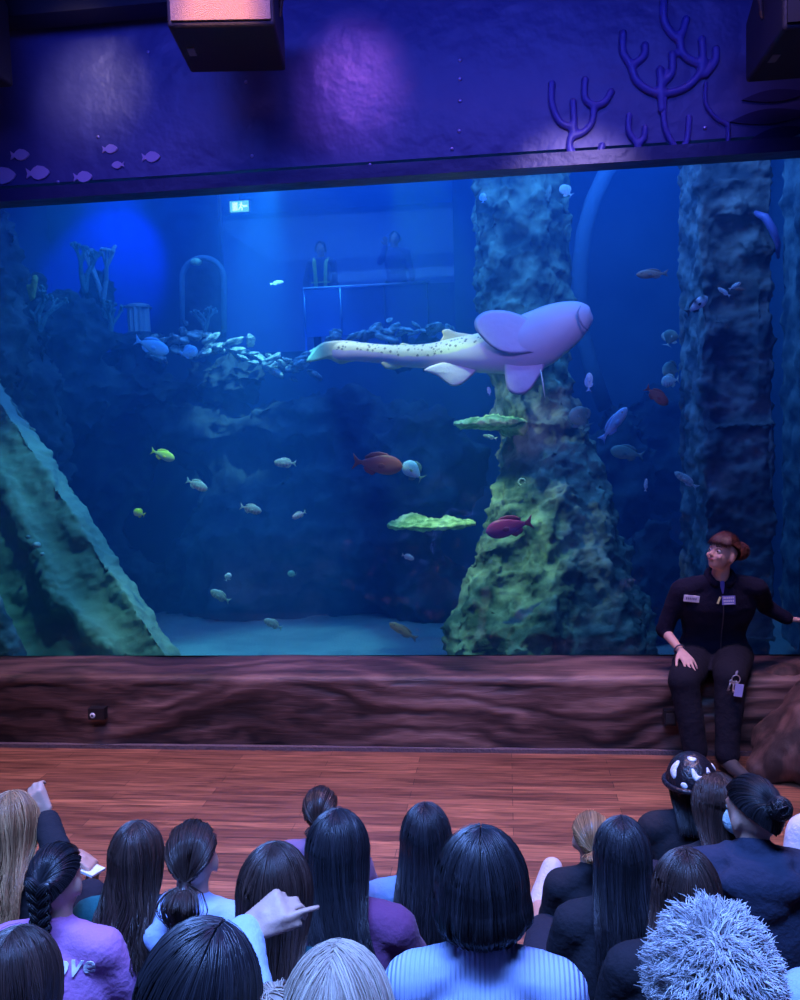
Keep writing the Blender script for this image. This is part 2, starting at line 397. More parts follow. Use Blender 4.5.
m_butt = mat('buttress_stone', (0.14, 0.22, 0.19), .85, bump=(4, .8, 8), var=(1.6, (0.30, 0.42, 0.32), None, .35, .7))
# right hand column
xl, xr = at(692, 350, 1.3).x, at(772, 350, 1.3).x
rock('stone_column', 'tall rough stone column reaching to the top of the glass behind the staff member', [
    ('b', ((xl+xr)/2+.02, 1.62, 2.4), ((xr-xl)/2, .36, 2.6)), ('b', (xl+.10, 1.36, 2.3), (.07, .16, 2.0)), ('b', (xr-.07, 1.36, 3.3), (.06, .14, 1.2)),
    ('b', ((xl+xr)/2+.03, 1.33, 1.1), ((xr-xl)/2-.02, .18, .85)), ('e', at(735, 208, 1.3), (.17, .14, .14)), ('e', at(720, 185, 1.3), (.25, .12, .12)),
    ('e', at(760, 250, 1.25), (.16, .10, .12)), ('e', at(715, 330, 1.25), (.12, .10, .15))],
    m_column, .026, ((.4, .10), (.12, .07), (.04, .035)))
o = at(800, 330, 2.3)
rock('stone_column', 'stone column at the right edge, partly behind the rough column', [('b', (o.x+.25, 2.5, 2.7), (.30, .30, 2.8))], m_column, .05, ((.4, .12), (.12, .07)))
# pipe-like purple rim curling down the column
c = [at(755, 213, 1.26), at(765, 217, 1.2), at(773, 230, 1.18), at(778, 244, 1.2), at(778, 258, 1.27)]
tag(MB().tube(c, [.02, .03, .03, .022, .012], 10).obj('hose', mat('violet_hose', (.25, .25, .65), .4)), 'curved violet tube curling down the rough stone column', 'tube')
# middle pillar widening into a slope
P = at
rock('rock_pillar', 'tall rock pillar behind the shark, wide at its foot and lit green on the left', [
    ('c', P(520, 165, 3.4), P(520, 300, 3.2), .50, .50), ('b', P(522, 235, 3.5), (.50, .40, .75)),
    ('c', P(520, 330, 2.9), P(548, 470, 2.5), .42, .48), ('c', P(545, 430, 2.6), P(470, 650, 1.4), .34, .28), ('c', P(480, 640, 1.5), P(490, 740, 1.6), .34, .4), ('c', P(600, 640, 1.6), P(600, 740, 1.6), .4, .45),
    ('c', P(560, 430, 2.6), P(615, 650, 1.5), .34, .36), ('c', P(550, 460, 2.5), P(545, 655, 1.5), .46, .50), ('c', P(515, 520, 2.2), P(520, 650, 1.3), .22, .30),
    ('c', P(590, 520, 2.4), P(640, 645, 1.8), .2, .25)],
    m_green, .030, ((.5, .20), (.16, .11), (.05, .05)))
# lit shelves of the pillar
rock('rock_shelf', 'flat green-lit rock shelf beneath the belly of the shark', [('e', P(490, 423, 2.2), (.36, .30, .075)), ('e', P(520, 430, 2.4), (.2, .22, .10))], m_lit_shelf, .022, ((.2, .05), (.05, .03)))
rock('rock_shelf', 'flat green-lit rock shelf pointing at the crimson fish', [('e', P(432, 524, 2.1), (.42, .30, .065)), ('e', P(412, 519, 2.2), (.14, .2, .07))], m_lit_shelf, .022, ((.2, .05), (.05, .03)))
# dark rock wall in the middle distance
rock('rock_mass', 'dark rock wall under the rubble shelf in the middle of the tank', [
    ('e', P(250, 560, 4.6), (1.1, .6, 1.2)), ('e', P(350, 520, 4.6), (1.0, .6, 1.2)), ('e', P(420, 470, 4.4), (.8, .6, .9)), ('e', P(200, 430, 4.8), (.9, .6, .6)),
    ('e', P(330, 420, 4.6), (1.2, .5, .45)), ('e', P(90, 470, 4.9), (.9, .5, 1.0)), ('e', P(100, 600, 4.7), (1.0, .5, .9)), ('e', P(270, 640, 4.6), (1.4, .5, .7)), ('e', P(268, 458, 4.9), (.6, .4, .6)), ('e', P(105, 370, 5.1), (.5, .35, .4)), ('e', P(430, 600, 4.4), (.7, .5, .6)), ('e', P(420, 350, 4.9), (.55, .5, .3))],
    m_rockd, .07, ((.6, .45), (.2, .16), (.07, .07)))
# rubble on the shelf: separate boulders
def boulder_proto(seed, sz, m):
    b = MB().ell((seed*3.0, 0, 0), (sz, sz*.8, sz*.6))
    o = blob('coral_rubble', b, m, .028, None, 1, ((.12, .14), (.04, .06)))
    for v in o.data.vertices: v.co.x -= seed*3.0
    return o
m_rub = mat('rubble', (0.16, .24, .26), .8, bump=(14, 1, 8), var=(6, (.75, .85, .85)))
protos = [boulder_proto(k, .13, m_rub) for k in range(3)]
n = 0
for i in range(84):
    if i < 60:
        t_ = rng.random(); px = 150+165*t_; py = 345+20*abs(t_-.25)+rng.normal()*7+ (8 if t_ > .7 else 0)
        g, lb = 'broken coral lit pale on the shelf left of the shark', 'chunk of pale-lit broken coral heaped on the shelf left of the shark'
    else:
        t_ = rng.random(); px = 330+130*t_; py = 338-8*t_+rng.normal()*5
        g, lb = 'dark broken coral behind the tail of the shark', 'dim chunk of broken coral heaped on the rock behind the tail of the shark'
    pr = protos[i % 3]
    o = pr if i < 3 else pr.copy()
    if i >= 3: COL.objects.link(o)
    q = at(px, py, 4.25+rng.random()*.5); s = .28+rng.random()*.5
    o.location = q; o.scale = (s*1.5, s, s*.75); o.rotation_euler = (rng.random()*.6, rng.random()*.6, rng.random()*6)
    tag(o, lb, 'rock', g)
# left cliff
rock('rock_cliff', 'dark overgrown cliff along the left side of the tank', [
    ('c', P(-30, 230, 2.8), P(-20, 420, 2.6), .55, .6), ('c', P(10, 300, 3.4), P(30, 520, 3.2), .45, .6), ('e', P(70, 330, 4.3), (.55, .4, .6)), ('e', P(60, 400, 4.3), (.8, .5, .6)),
    ('e', P(135, 390, 4.6), (.8, .4, .35)), ('e', P(150, 345, 4.9), (.6, .4, .25)), ('e', P(100, 300, 5.0), (.3, .3, .5)), ('e', P(225, 380, 4.6), (.6, .4, .35))],
    m_rockd, .055, ((.5, .40), (.16, .16), (.06, .06)))
# tall coral growth against the blue light
def bush(name, label, base, h, n, m, sp=.5, r=.03, seed=1):
    rg = random.Random(seed); b = MB()
    def grow(p, d, L, r_, k):
        q = p+d*L; b.cap(p, q, r_, r_*.75)
        if k == 0: b.ell(q, r_*1.5); return
        for _ in range(2 if k > 1 else 3):
            nd = (d+Vector((rg.uniform(-sp, sp), rg.uniform(-sp, sp), rg.uniform(-.1, .4)))).normalized()
            grow(q, nd, L*rg.uniform(.6, .85), r_*.75, k-1)
    for _ in range(n):
        grow(base, Vector((rg.uniform(-.5, .5), rg.uniform(-.3, .3), 1)).normalized(), h*.33, r, 3)
    o = b.obj(name, m); return tag(o, label, 'coral')
m_cor = mat('coral', (.10, .22, .24), .8, bump=(30, .8, 4))
m_corp = mat('pale_coral', (.35, .5, .6), .7, bump=(30, .8, 4))
bush('branching_coral', 'tall branching coral standing against the bright blue light', P(103, 300, 4.6), .75, 2, m_corp, .45, .035, 3)
bush('branching_coral', 'stubby dark branching coral left of the bright blue light', P(85, 290, 4.5), .55, 2, m_cor, .6, .04, 5)
bush('branching_coral', 'low dark branching coral in front of the fluted blue column', P(110, 335, 4.3), .45, 3, m_cor, .8, .03, 8)
bush('branching_coral', 'spreading dark coral on the cliff at the left edge', P(40, 330, 3.2), .5, 3, m_cor, .8, .03, 11)
bush('branching_coral', 'small coral growing on the left end of the rubble shelf', P(205, 330, 4.4), .3, 3, m_cor, .8, .025, 14)
tag(blob('sponge', MB().cap(P(33, 298, 2.6), P(35, 278, 2.6), .022, .034).cap(P(31, 300, 2.6), P(28, 286, 2.6), .018, .022), mat('yellow_sponge', (.3, .36, .10), .8, bump=(30, .8)), .015), 'yellowish upright sponge on the dark cliff at the left edge', 'sponge')
# fluted ruin column and cap
c = P(138, 305, 5.2); b = MB()
t = thing('ruined_column', 'short fluted column standing in the bright blue light', 'column', (c.x, c.y, c.z-.35))
V = []; F = []; n_ = 64
for z in (0, .52):
    for k in range(n_):
        a = 2*math.pi*k/n_; r_ = .20*(1+.13*math.cos(a*12)); V.append((r_*math.cos(a), r_*math.sin(a), z))
for k in range(n_): F.append((k, (k+1) % n_, (k+1) % n_+n_, k+n_))
F += [tuple(range(n_-1, -1, -1)), tuple(range(n_, 2*n_))]
b.add(V, F).obj('shaft', mat('ruin_stone', (.45, .5, .6), .7), t, False)
MB().ell((0, 0, .55), (.24, .23, .05)).box((0, 0, .52), (.215, .215, .025)).obj('capital', mat('ruin_stone', (.45, .5, .6), .7), t)
b = MB(); b.ell((0, 0, -.04), (.32, .3, .08)); b.obj('base', m_rockd, t)
t.scale = (.62, .62, .62)
# round-topped hollow stone
def arch_path(px0, px1, ptop, pbot, Y, n=18, sq=1.0):
    cx = (px0+px1)/2; rx = (px1-px0)/2; pts = [P(px0, pbot, Y)]
    for i in range(n+1):
        a = math.pi*i/n; pts.append(P(cx-rx*math.cos(a), ptop+rx*1.0-rx*math.sin(a), Y))
    pts.append(P(px1, pbot, Y)); return pts
t = thing('arched_stone', 'round-topped stone niche standing left of the far window', 'stone', P(202, 335, 4.9))
def loc_pts(pts, t): return [p-t.location for p in pts]
pp = arch_path(182, 224, 258, 332, 4.8)
MB().tube(loc_pts(pp, t), .035, 10).obj('rim', mat('arch_rim', (.12, .22, .30), .8, bump=(12, .8)), t)
bk = MB(); q = loc_pts(arch_path(184, 222, 260, 336, 4.95), t); ql = [(p.x, p.z) for p in q]; bk.prism(ql, .08, .22); bk.obj('back_slab', m_rockd, t, False)
tag(blob('brain_coral', MB().ell(P(196, 262, 4.72), (.07, .06, .045)), mat('green_coral', (.5, .75, .4), .7, bump=(30, 1)), .012, None, 1, ((.03, .02),)), 'small pale green coral on the top of the round-topped stone', 'coral')
# big curved rim behind the pillar, right
pp = [P(622, 150, 4.9), P(606, 172, 4.9), P(593, 200, 4.9), P(584, 232, 4.9), P(580, 265, 4.9), P(579, 300, 4.9), P(583, 335, 4.9), P(592, 370, 4.9), P(606, 410, 4.9)]
tag(MB().tube(pp, .075, 12, 1.2).obj('curved_rim', mat('rim_stone', (.12, .20, .28), .8, bump=(8, .6))), 'long curved rim of a tunnel opening right of the rock pillar', 'arch')
rock('rock_mass', 'low dark rocks between the pillar and the stone column', [('e', P(650, 600, 3.4), (.5, .5, .9)), ('e', P(620, 480, 4.6), (.5, .4, 1.0)), ('e', P(665, 450, 5.2), (.7, .4, .9))], m_rockd, .06, ((.5, .4), (.16, .16), (.06, .05)))
# bottom left buttress
b = MB()
poly = [(-70, 300), (-10, 388), (18, 424), (52, 478), (94, 545), (134, 605), (165, 652), (190, 700), (-70, 760)]
def yf(py): return 1.55-.75*min(1, max(0, (py-388)/270))
n_ = len(poly); Vb = [P(x, y, yf(y)) for x, y in poly]; Vb += [v+Vector((0, .30, 0)) for v in Vb]
b.add(Vb, [tuple(range(n_)), tuple(range(2*n_-1, n_-1, -1))]+[(i, i+n_, (i+1) % n_+n_, (i+1) % n_) for i in range(n_)])
b.cap(P(-10, 440, 1.5), P(60, 600, 1.0), .10, .14); b.cap(P(30, 560, 1.1), P(110, 650, .85), .05, .12); b.cap(P(-60, 520, 1.2), P(10, 660, .85), .12, .16)
o = blob('rock_buttress', b, m_butt, .024, None, 6, ((.5, .09), (.16, .045), (.05, .02)), hard=True)
tag(o, 'large sloping wedge of green-grey rock filling the lower left corner of the tank', 'rock')
tag(blob('pale_rock', MB().cap(P(-8, 600, .5), P(14, 668, .4), .06, .12), m_column, .02, None, 2, ((.1, .06), (.04, .02))), 'pale blue rock at the very left bottom corner of the glass', 'rock')
for px, py, s, lb in ((37, 545, .032, 'largest of three round growths on the wedge of rock'), (28, 537, .02, 'small round growth up left of the largest one on the wedge of rock'), (42, 554, .02, 'small round growth just below the largest one on the wedge of rock')):
    tag(blob('barnacle', MB().ell(P(px, py, yf(py)-.12), (s, s, s*.8)), m_rub, .008, None, 1, ((.03, .01),)), lb, 'barnacle', 'growths on the wedge of rock')
for px, py, lb in ((522, 482, 'upper left'), (532, 491, 'lower right')):
    tag(MB().tube([P(px, py, 1.98)+Vector((.03*math.cos(a), 0, .03*math.sin(a))) for a in np.linspace(0, 6.2, 16)], .007, 6).obj('sea_ring', mat('pale_ring', (.7, .8, .7), .6)), 'tiny pale ring-shaped sea creature on the rock pillar, '+lb+' of two', 'sea creature', 'ring-shaped creatures on the pillar')
# ------------------------------------------------------------------ fish
def fish_mat(name, top, belly, rough=.4, stripe=None):
    if name in MATS: return MATS[name]
    m = bpy.data.materials.new(name); m.use_nodes = True; nt = m.node_tree; N = nt.nodes; L = nt.links
    b = N['Principled BSDF']; b.inputs['Roughness'].default_value = rough
    tc = N.new('ShaderNodeTexCoord'); sp = N.new('ShaderNodeSeparateXYZ'); L.new(tc.outputs['Object'], sp.inputs[0])
    mr = N.new('ShaderNodeMapRange'); mr.inputs[1].default_value = -.12; mr.inputs[2].default_value = .14; L.new(sp.outputs['Z'], mr.inputs[0])
    rp = N.new('ShaderNodeValToRGB'); rp.color_ramp.elements[0].color = (*belly, 1); rp.color_ramp.elements[1].color = (*top, 1)
    L.new(mr.outputs[0], rp.inputs[0]); src = rp.outputs[0]
    if stripe:
        wv = N.new('ShaderNodeTexWave'); wv.inputs['Scale'].default_value = stripe[1]; wv.inputs['Distortion'].default_value = .6; L.new(tc.outputs['Object'], wv.inputs['Vector'])
        mx = N.new('ShaderNodeMix'); mx.data_type = 'RGBA'; L.new(wv.outputs['Fac'], mx.inputs[0]); L.new(src, mx.inputs[6]); mx.inputs[7].default_value = (*stripe[0], 1); src = mx.outputs[2]
    L.new(src, b.inputs['Base Color']); MATS[name] = m; return m
m_eye = mat('fish_eye', (.01, .01, .02), .15)
def fin(name, outline, th, m, parent, y=0.0):
    """rounded lens-section fin from an outline in local xz"""
    cx = sum(p[0] for p in outline)/len(outline); cz = sum(p[1] for p in outline)/len(outline)
    V = [(p[0], y, p[1]) for p in outline]; n = len(outline); F = []
    lv = [(.75, .6), (.4, .9)]
    for sgn in (1, -1):
        prev = list(range(n))
        for s, k in lv:
            cur = list(range(len(V), len(V)+n))
            V += [(cx+(p[0]-cx)*s, y+sgn*th*k, cz+(p[1]-cz)*s) for p in outline]
            F += [(prev[i], prev[(i+1) % n], cur[(i+1) % n], cur[i]) for i in range(n)]; prev = cur
        V.append((cx, y+sgn*th, cz)); F += [(prev[i], prev[(i+1) % n], len(V)-1) for i in range(n)]
    return MB().add(V, F).obj(name, m, parent)
FPROTO = {}
def fish_proto(kind, m, mf):
    """unit length fish, nose +x"""
    H = {'oval': .205, 'slim': .14, 'deep': .34, 'round': .44}[kind]
    t = bpy.data.objects.new('reef_fish', None); COL.objects.link(t)
    n, k = 20, 14; V = []; F = []
    for i in range(n+1):
        u = i/n; x = .5-.84*u
        hh = H*max(.02, (math.sin(math.pi*min(1, u**.75*1.0))**.8)*(1-.18*u)+.13*u) if u < 1 else H*.14
        hh = max(hh, .004 if i == 0 else .035)
        ww = hh*.42*(1-.55*u)
        for q in range(k):
            a = 2*math.pi*q/k; V.append((x, ww*math.cos(a), hh*math.sin(a)))
    for i in range(n):
        for q in range(k): F.append((i*k+q, i*k+(q+1) % k, (i+1)*k+(q+1) % k, (i+1)*k+q))
    F.append(tuple(range(k-1, -1, -1))); F.append(tuple(n*k+q for q in range(k)))
    MB().add(V, F).obj('body', m, t)
    s = H*.9
    fin('tail_fin', [(-.31, .03), (-.40, .06), (-.52, s*.75+.03), (-.47, .02), (-.46, -.02), (-.52, -s*.75-.03), (-.40, -.06), (-.31, -.03)], .010, mf, t)
    fin('dorsal_fin', [(.24, H*.80), (.16, H*1.12), (0, H*1.22), (-.16, H*1.05), (-.28, H*.62), (-.26, H*.30), (-.05, H*.8), (.12, H*.85)], .010, mf, t)
    fin('anal_fin', [(-.02, -H*.85), (-.10, -H*1.15), (-.24, -H*.85), (-.29, -H*.45), (-.2, -H*.4)], .010, mf, t)
    for sg in (1, -1): fin('pectoral_fin', [(.16, -.02), (.08, .03), (.0, .0), (.02, -.07), (.10, -.07)], .006, mf, t, sg*H*.40)
    for sg in (1, -1): MB().ell((.33, sg*H*.20, H*.22), (.028, .018, .028), None, 8, 6).obj('eye', m_eye, t)
    return t
def place_fish(kind, m, mf, px, py, L, ang, Y, label, name='reef_fish', group=None, turn=0.0):
    key = (kind, m.name, mf.name)
    if key not in FPROTO: t = FPROTO[key] = fish_proto(kind, m, mf)
    else:
        p = FPROTO[key]; t = p.copy(); COL.objects.link(t)
        for k in ('label', 'category', 'group'):
            if k in t: del t[k]
        for c in list(p.children): d = c.copy(); COL.objects.link(d); d.parent = t
    t.name = name; pos = at(px, py, Y); dep = (pos-CAM).dot(cF)
    a = R(ang); x = (cR*math.cos(a)+cU*math.sin(a)); x = (x*math.cos(turn)+cF*math.sin(turn)).normalized()
    up = Vector((0, 0, 1)); y = up.cross(x).normalized(); z = x.cross(y)
    if abs(math.cos(a)) < .35: z = (cR*(-math.sin(a))+cU*math.cos(a)); z = z*(1 if z.z >= 0 else -1); y = z.cross(x).normalized(); z = x.cross(y)
    S = L/FPX*dep
    t.matrix_world = Matrix.Translation(pos) @ Matrix((x, y, z)).transposed().to_4x4() @ Matrix.Scale(S, 4)
    tag(t, label, 'fish', group); return t
fm_y = fish_mat('yellow_green', (.75, .95, .10), (.9, .95, .7)); ff_y = mat('fin_yellow', (.8, .9, .15), .5)
fm_p = fish_mat('pale_striped', (.45, .62, .60), (.95, .98, .9), .4, ((.50, .66, .66), 2.2)); ff_p = mat('fin_pale', (.6, .8, .7), .5)
fm_r = fish_mat('dull_red', (.55, .10, .08), (.75, .22, .16)); ff_r = mat('fin_red', (.5, .10, .08), .5)
fm_c = fish_mat('crimson', (.80, .05, .22), (.85, .12, .35)); ff_c = mat('fin_crimson', (.55, .05, .14), .5)
fm_b = fish_mat('bright_blue', (.35, .65, 1.0), (.75, .9, 1)); ff_b = mat('fin_blue', (.4, .65, 1), .5)
fm_g = fish_mat('grey_green', (.16, .30, .26), (.35, .5, .42)); ff_g = mat('fin_grey', (.18, .3, .28), .5)
fm_k = fish_mat('black_white', (.02, .02, .03), (.8, .85, .9), .4, ((.85, .9, .95), .9)); ff_k = mat('fin_black', (.03, .03, .04), .5)
fm_o = fish_mat('brown_orange', (.35, .26, .24), (.65, .32, .20)); ff_o = mat('fin_brown', (.3, .2, .2), .5)
fm_w = fish_mat('white_fish', (.8, .85, .9), (1, 1, 1)); ff_w = mat('fin_white', (.85, .9, .9), .5)
for a in [
 ('oval', fm_y, ff_y, 163, 455, 25, -20, .9, 'bright yellow-green fish, highest of the small shoal over the wedge of rock'),
 ('oval', fm_p, ff_p, 197, 485, 23, -24, .9, 'pale striped fish just below and right of the yellow-green fish'),
 ('oval', fm_p, ff_p, 251, 509, 22, -14, .9, 'pale striped fish in open water left of the small round-bodied one'),
 ('oval', fm_p, ff_p, 285, 463, 22, 178, 1.0, 'pale fish facing left, level with the dull red fish'),
 ('oval', fm_w, ff_p, 299, 515, 15, 205, .9, 'small whitish fish nosing down to the left under the dull red fish'),
 ('deep', fm_y, ff_y, 139, 513, 12, 160, .9, 'tiny yellow-white fish near the edge of the wedge of rock'),
 ('oval', fm_p, ff_p, 220, 596, 22, 150, 1.0, 'pale striped fish low down, right of the wedge of rock'),
 ('oval', fm_p, ff_p, 273, 624, 20, 155, 1.0, 'pale striped fish lowest over the bright sand'),
 ('oval', fm_r, ff_r, 378, 464, 50, -6, 1.3, 'large dull red fish in the middle of the tank'),
 ('deep', fm_b, ff_g, 413, 471, 25, 138, 1.4, 'pale blue deep-bodied fish touching the nose of the dull red fish'),
 ('oval', fm_c, ff_c, 509, 527, 48, 193, 1.2, 'crimson fish in front of the green-lit pillar'),
 ('oval', fm_w, ff_w, 408, 557, 13, -20, 1.0, 'tiny white fish below the lower green rock shelf'),
 ('slim', fm_b, ff_b, 614, 424, 42, 52, 1.1, 'bright blue fish swimming steeply up right of the pillar'),
 ('oval', fm_g, ff_g, 627, 453, 34, 170, 1.6, 'grey-green fish below the bright blue fish'),
 ('slim', fm_w, ff_w, 646, 485, 13, 85, 1.2, 'tiny white fish hanging upright below the grey-green fish'),
 ('slim', fm_p, ff_w, 686, 480, 28, 145, 1.0, 'slim pale-edged fish at the edge of the rough stone column'),
 ('oval', fm_r, ff_r, 657, 396, 28, -38, 1.1, 'reddish fish nosing down beside the rough stone column'),
 ('round', fm_g, ff_p, 670, 338, 17, 70, 1.6, 'grey deep-bodied fish hanging beside the stone column'),
 ('round', fm_g, ff_g, 671, 370, 18, 170, 1.7, 'dim round fish, upper of two overlapping ones beside the column'),
 ('deep', fm_p, ff_p, 670, 381, 18, 190, 1.5, 'pale fish, lower of two overlapping ones beside the column'),
 ('oval', fm_b, ff_b, 589, 382, 19, 88, 1.8, 'dim blue fish hanging upright right of the shark'),
 ('slim', fm_o, ff_o, 652, 274, 32, 183, 1.4, 'brown and orange fish high up right of the shark'),
 ('slim', fm_w, ff_w, 724, 292, 15, 145, .9, 'pale slim fish, left of the pair making a V before the column'),
 ('slim', fm_w, ff_w, 735, 286, 14, 30, .9, 'pale slim fish, right of the pair making a V before the column'),
 ('oval', fm_k, ff_k, 697, 305, 27, 38, 1.0, 'black and white fish at the left edge of the rough column'),
 ('deep', fm_w, ff_w, 566, 191, 15, 140, 2.4, 'white fish near the top of the rock pillar'),
 ('slim', fm_g, ff_g, 549, 193, 16, 80, 2.4, 'dark slim fish hanging upright at the top of the pillar'),
 ('deep', fm_b, ff_b, 483, 198, 10, 90, 2.4, 'tiny bright blue fish at the top left of the rock pillar'),
 ('oval', fm_b, ff_b, 152, 346, 36, -20, 3.4, 'pale blue fish in front of the dark coral cliff'),
 ('deep', fm_b, ff_b, 189, 352, 18, 10, 3.4, 'small bright blue fish right of the pale blue one by the cliff'),
 ('round', fm_g, ff_g, 580, 418, 24, 130, 1.9, 'dim round-bodied fish at the right edge of the pillar'),
 ('oval', fm_b, ff_b, 489, 391, 9, 100, 1.8, 'tiny blue fish under the belly of the shark'),
 ('slim', fm_o, ff_o, 403, 631, 32, 150, 1.8, 'dark brown fish low over the sand beside the foot of the pillar'),
 ('deep', fm_w, ff_w, 228, 577, 9, 60, 1.4, 'tiny pinkish-white fish low in the open water'),
 ('slim', fm_o, ff_o, 740, 289, 12, 175, 1.0, 'tiny slim fish just right of the V pair before the column'),
 ('deep', fm_g, ff_g, 292, 574, 9, 170, 2.0, 'tiny dim fish low in the middle of the tank'),
 ('slim', fm_g, ff_p, 490, 437, 14, 165, 1.7, 'slim dim fish just under the upper green rock shelf'),
 ('slim', fm_p, ff_p, 277, 283, 14, 10, 3.9, 'faint slim fish in front of the far window, left side'),
]:
    place_fish(*a)

# ------------------------------------------------------------------ the shark
def shark():
    Y0 = 1.75
    sp = [  # px, py, half height px, half depth px, dorsal turn (0 = straight up, 1 = away from camera), Y
        (310, 352, 1.5, 1, .1, 2.05), (322, 351, 6, 2, .1, 2.03), (340, 351, 9, 4, .1, 2.0), (360, 352, 9.5, 6, .1, 1.97), (382, 354, 9.5, 8, .05, 1.93),
        (405, 356, 11, 9, 0, 1.9), (430, 356, 12.5, 11, 0, 1.86), (455, 354, 16, 14, .05, 1.82), (478, 353, 19.5, 17, .25, 1.8), (500, 351, 23, 20, .55, 1.78),
        (518, 347, 27, 23, .8, 1.75), (536, 340, 29, 24, .95, 1.73), (553, 330.5, 26.5, 23, 1.0, 1.71), (567, 323.5, 23, 20, 1.0, 1.7), (578, 319, 18.5, 16, 1.0, 1.69),
        (586, 317, 13.5, 12, 1.0, 1.69), (590.5, 316.5, 8, 8, 1.0, 1.69), (592.5, 316, 1.5, 2, 1.0, 1.69)]
    t = thing('zebra_shark', 'large pale zebra shark gliding to the right with its lavender belly showing', 'shark', at(480, 350, Y0))
    # interpolate
    def cr(p0, p1, p2, p3, u): return .5*((2*p1)+(-p0+p2)*u+(2*p0-5*p1+4*p2-p3)*u*u+(-p0+3*p1-3*p2+p3)*u**3)
    S = []
    for i in range(len(sp)-1):
        for j in range(5):
            q = [sp[max(0, i-1)], sp[i], sp[i+1], sp[min(len(sp)-1, i+2)]]
            S.append([cr(q[0][c], q[1][c], q[2][c], q[3][c], j/5) for c in range(6)])
    S.append(list(sp[-1])); k = 40; V = []; D = []; F = []
    for i, s in enumerate(S):
        c = at(s[0], s[1], s[5]); dep = (c-CAM).dot(cF); pxm = dep/FPX
        a0, a1 = S[max(0, i-1)], S[min(len(S)-1, i+1)]
        tn = (at(a1[0], a1[1], a1[5])-at(a0[0], a0[1], a0[5])).normalized()
        up = cU - tn*cU.dot(tn); up.normalize(); dp = tn.cross(up).normalized()
        if dp.dot(cF) < 0: dp = -dp         # away from the camera
        phi = s[4]*R(92)
        for q in range(k):
            a = 2*math.pi*q/k
            hh = max(.8, s[2])*pxm; dd = max(.8, s[3])*pxm
            V.append(c+up*math.cos(a)*hh+dp*math.sin(a)*dd-t.location)
            dr = math.cos(a-phi)               # 1 on the back, -1 on the belly
            D.append(dr)
        
    for i in range(len(S)-1):
        for q in range(k): F.append((i*k+q, i*k+(q+1) % k, (i+1)*k+(q+1) % k, (i+1)*k+q))
    F.append(tuple(range(k))); F.append(tuple((len(S)-1)*k+q for q in range(k)))
    m = bpy.data.materials.new('shark_skin'); m.use_nodes = True; nt = m.node_tree; N = nt.nodes; L = nt.links
    b = N['Principled BSDF']; b.inputs['Roughness'].default_value = .5
    at_ = N.new('ShaderNodeAttribute'); at_.attribute_name = 'dorsal'; tc = N.new('ShaderNodeTexCoord')
    vo = N.new('ShaderNodeTexVoronoi'); vo.inputs['Scale'].default_value = 26; L.new(tc.outputs['Object'], vo.inputs['Vector'])
    sr = N.new('ShaderNodeValToRGB'); sr.color_ramp.elements[0].position = .24; sr.color_ramp.elements[0].color = (.22, .22, .16, 1)
    sr.color_ramp.elements[1].position = .36; sr.color_ramp.elements[1].color = (.85, .84, .56, 1); L.new(vo.outputs['Distance'], sr.inputs[0])
    ns = N.new('ShaderNodeTexNoise'); ns.inputs['Scale'].default_value = 9; L.new(tc.outputs['Object'], ns.inputs['Vector'])
    ad = N.new('ShaderNodeMath'); ad.operation = 'MULTIPLY_ADD'; ad.inputs[1].default_value = .35; L.new(ns.outputs['Fac'], ad.inputs[0]); L.new(at_.outputs['Fac'], ad.inputs[2])
    mr = N.new('ShaderNodeMapRange'); mr.inputs[1].default_value = -.02; mr.inputs[2].default_value = .12; L.new(ad.outputs[0], mr.inputs[0])
    mx = N.new('ShaderNodeMix'); mx.data_type = 'RGBA'; L.new(mr.outputs[0], mx.inputs[0]); mx.inputs[6].default_value = (.66, .54, .76, 1); L.new(sr.outputs[0], mx.inputs[7])
    L.new(mx.outputs[2], b.inputs['Base Color'])
    me = mesh_from('body', V, F); a = me.attributes.new('dorsal', 'FLOAT', 'POINT'); a.data.foreach_set('value', D)
    link('body', me, m, t)
    def sfin(name, pts, Y, th, m_, lean=0.0, label=None):
        """lens fin in a plane facing roughly the camera, tipped by lean"""
        W = [at(p[0], p[1], Y+(lean*(pts[0][1]-p[1])/60.0)) - t.location for p in pts]
        # smooth closed curve
        n = len(W); C = []
        for i in range(n):
            for j in range(4): C.append(cr(W[i-1], W[i], W[(i+1) % n], W[(i+2) % n], j/4))
        cen = sum(C, Vector())/len(C); n = len(C); nr = cF; V = list(C); F = []
        for sg in (1, -1):
            prev = list(range(n))
            for s, kk in ((.85, .45), (.6, .75), (.3, .95)):
                cur = list(range(len(V), len(V)+n)); V += [cen+(p-cen)*s+nr*sg*th*kk for p in C]
                F += [(prev[i], prev[(i+1) % n], cur[(i+1) % n], cur[i]) for i in range(n)]; prev = cur
            V.append(cen+nr*sg*th); F += [(prev[i], prev[(i+1) % n], len(V)-1) for i in range(n)]
        return MB().add(V, F).obj(name, m_, t)
    m_b = mat('shark_belly', (.60, .50, .76), .5, bump=(14, .25)); m_d = mat('shark_back', (.72, .72, .45), .55, bump=(14, .3))
    m_v = mat('shark_pelvic', (.72, .58, .78), .5, bump=(14, .3))
    sfin('pectoral_fin', [(548, 338), (530, 320), (508, 311), (487, 311), (476, 318), (475, 328), (483, 339), (495, 349), (510, 354), (530, 353), (545, 348)], 1.575, .016, m_b, .10)
    sfin('pectoral_fin', [(506, 358), (505, 375), (508, 390), (517, 395), (528, 392), (537, 380), (545, 365), (540, 350), (520, 346)], 1.64, .018, m_b, .05)
    sfin('dorsal_fin', [(441, 343), (443, 336), (442, 331), (448, 329), (456, 332), (468, 334), (482, 337), (480, 346), (460, 348)], 1.86, .015, m_d)
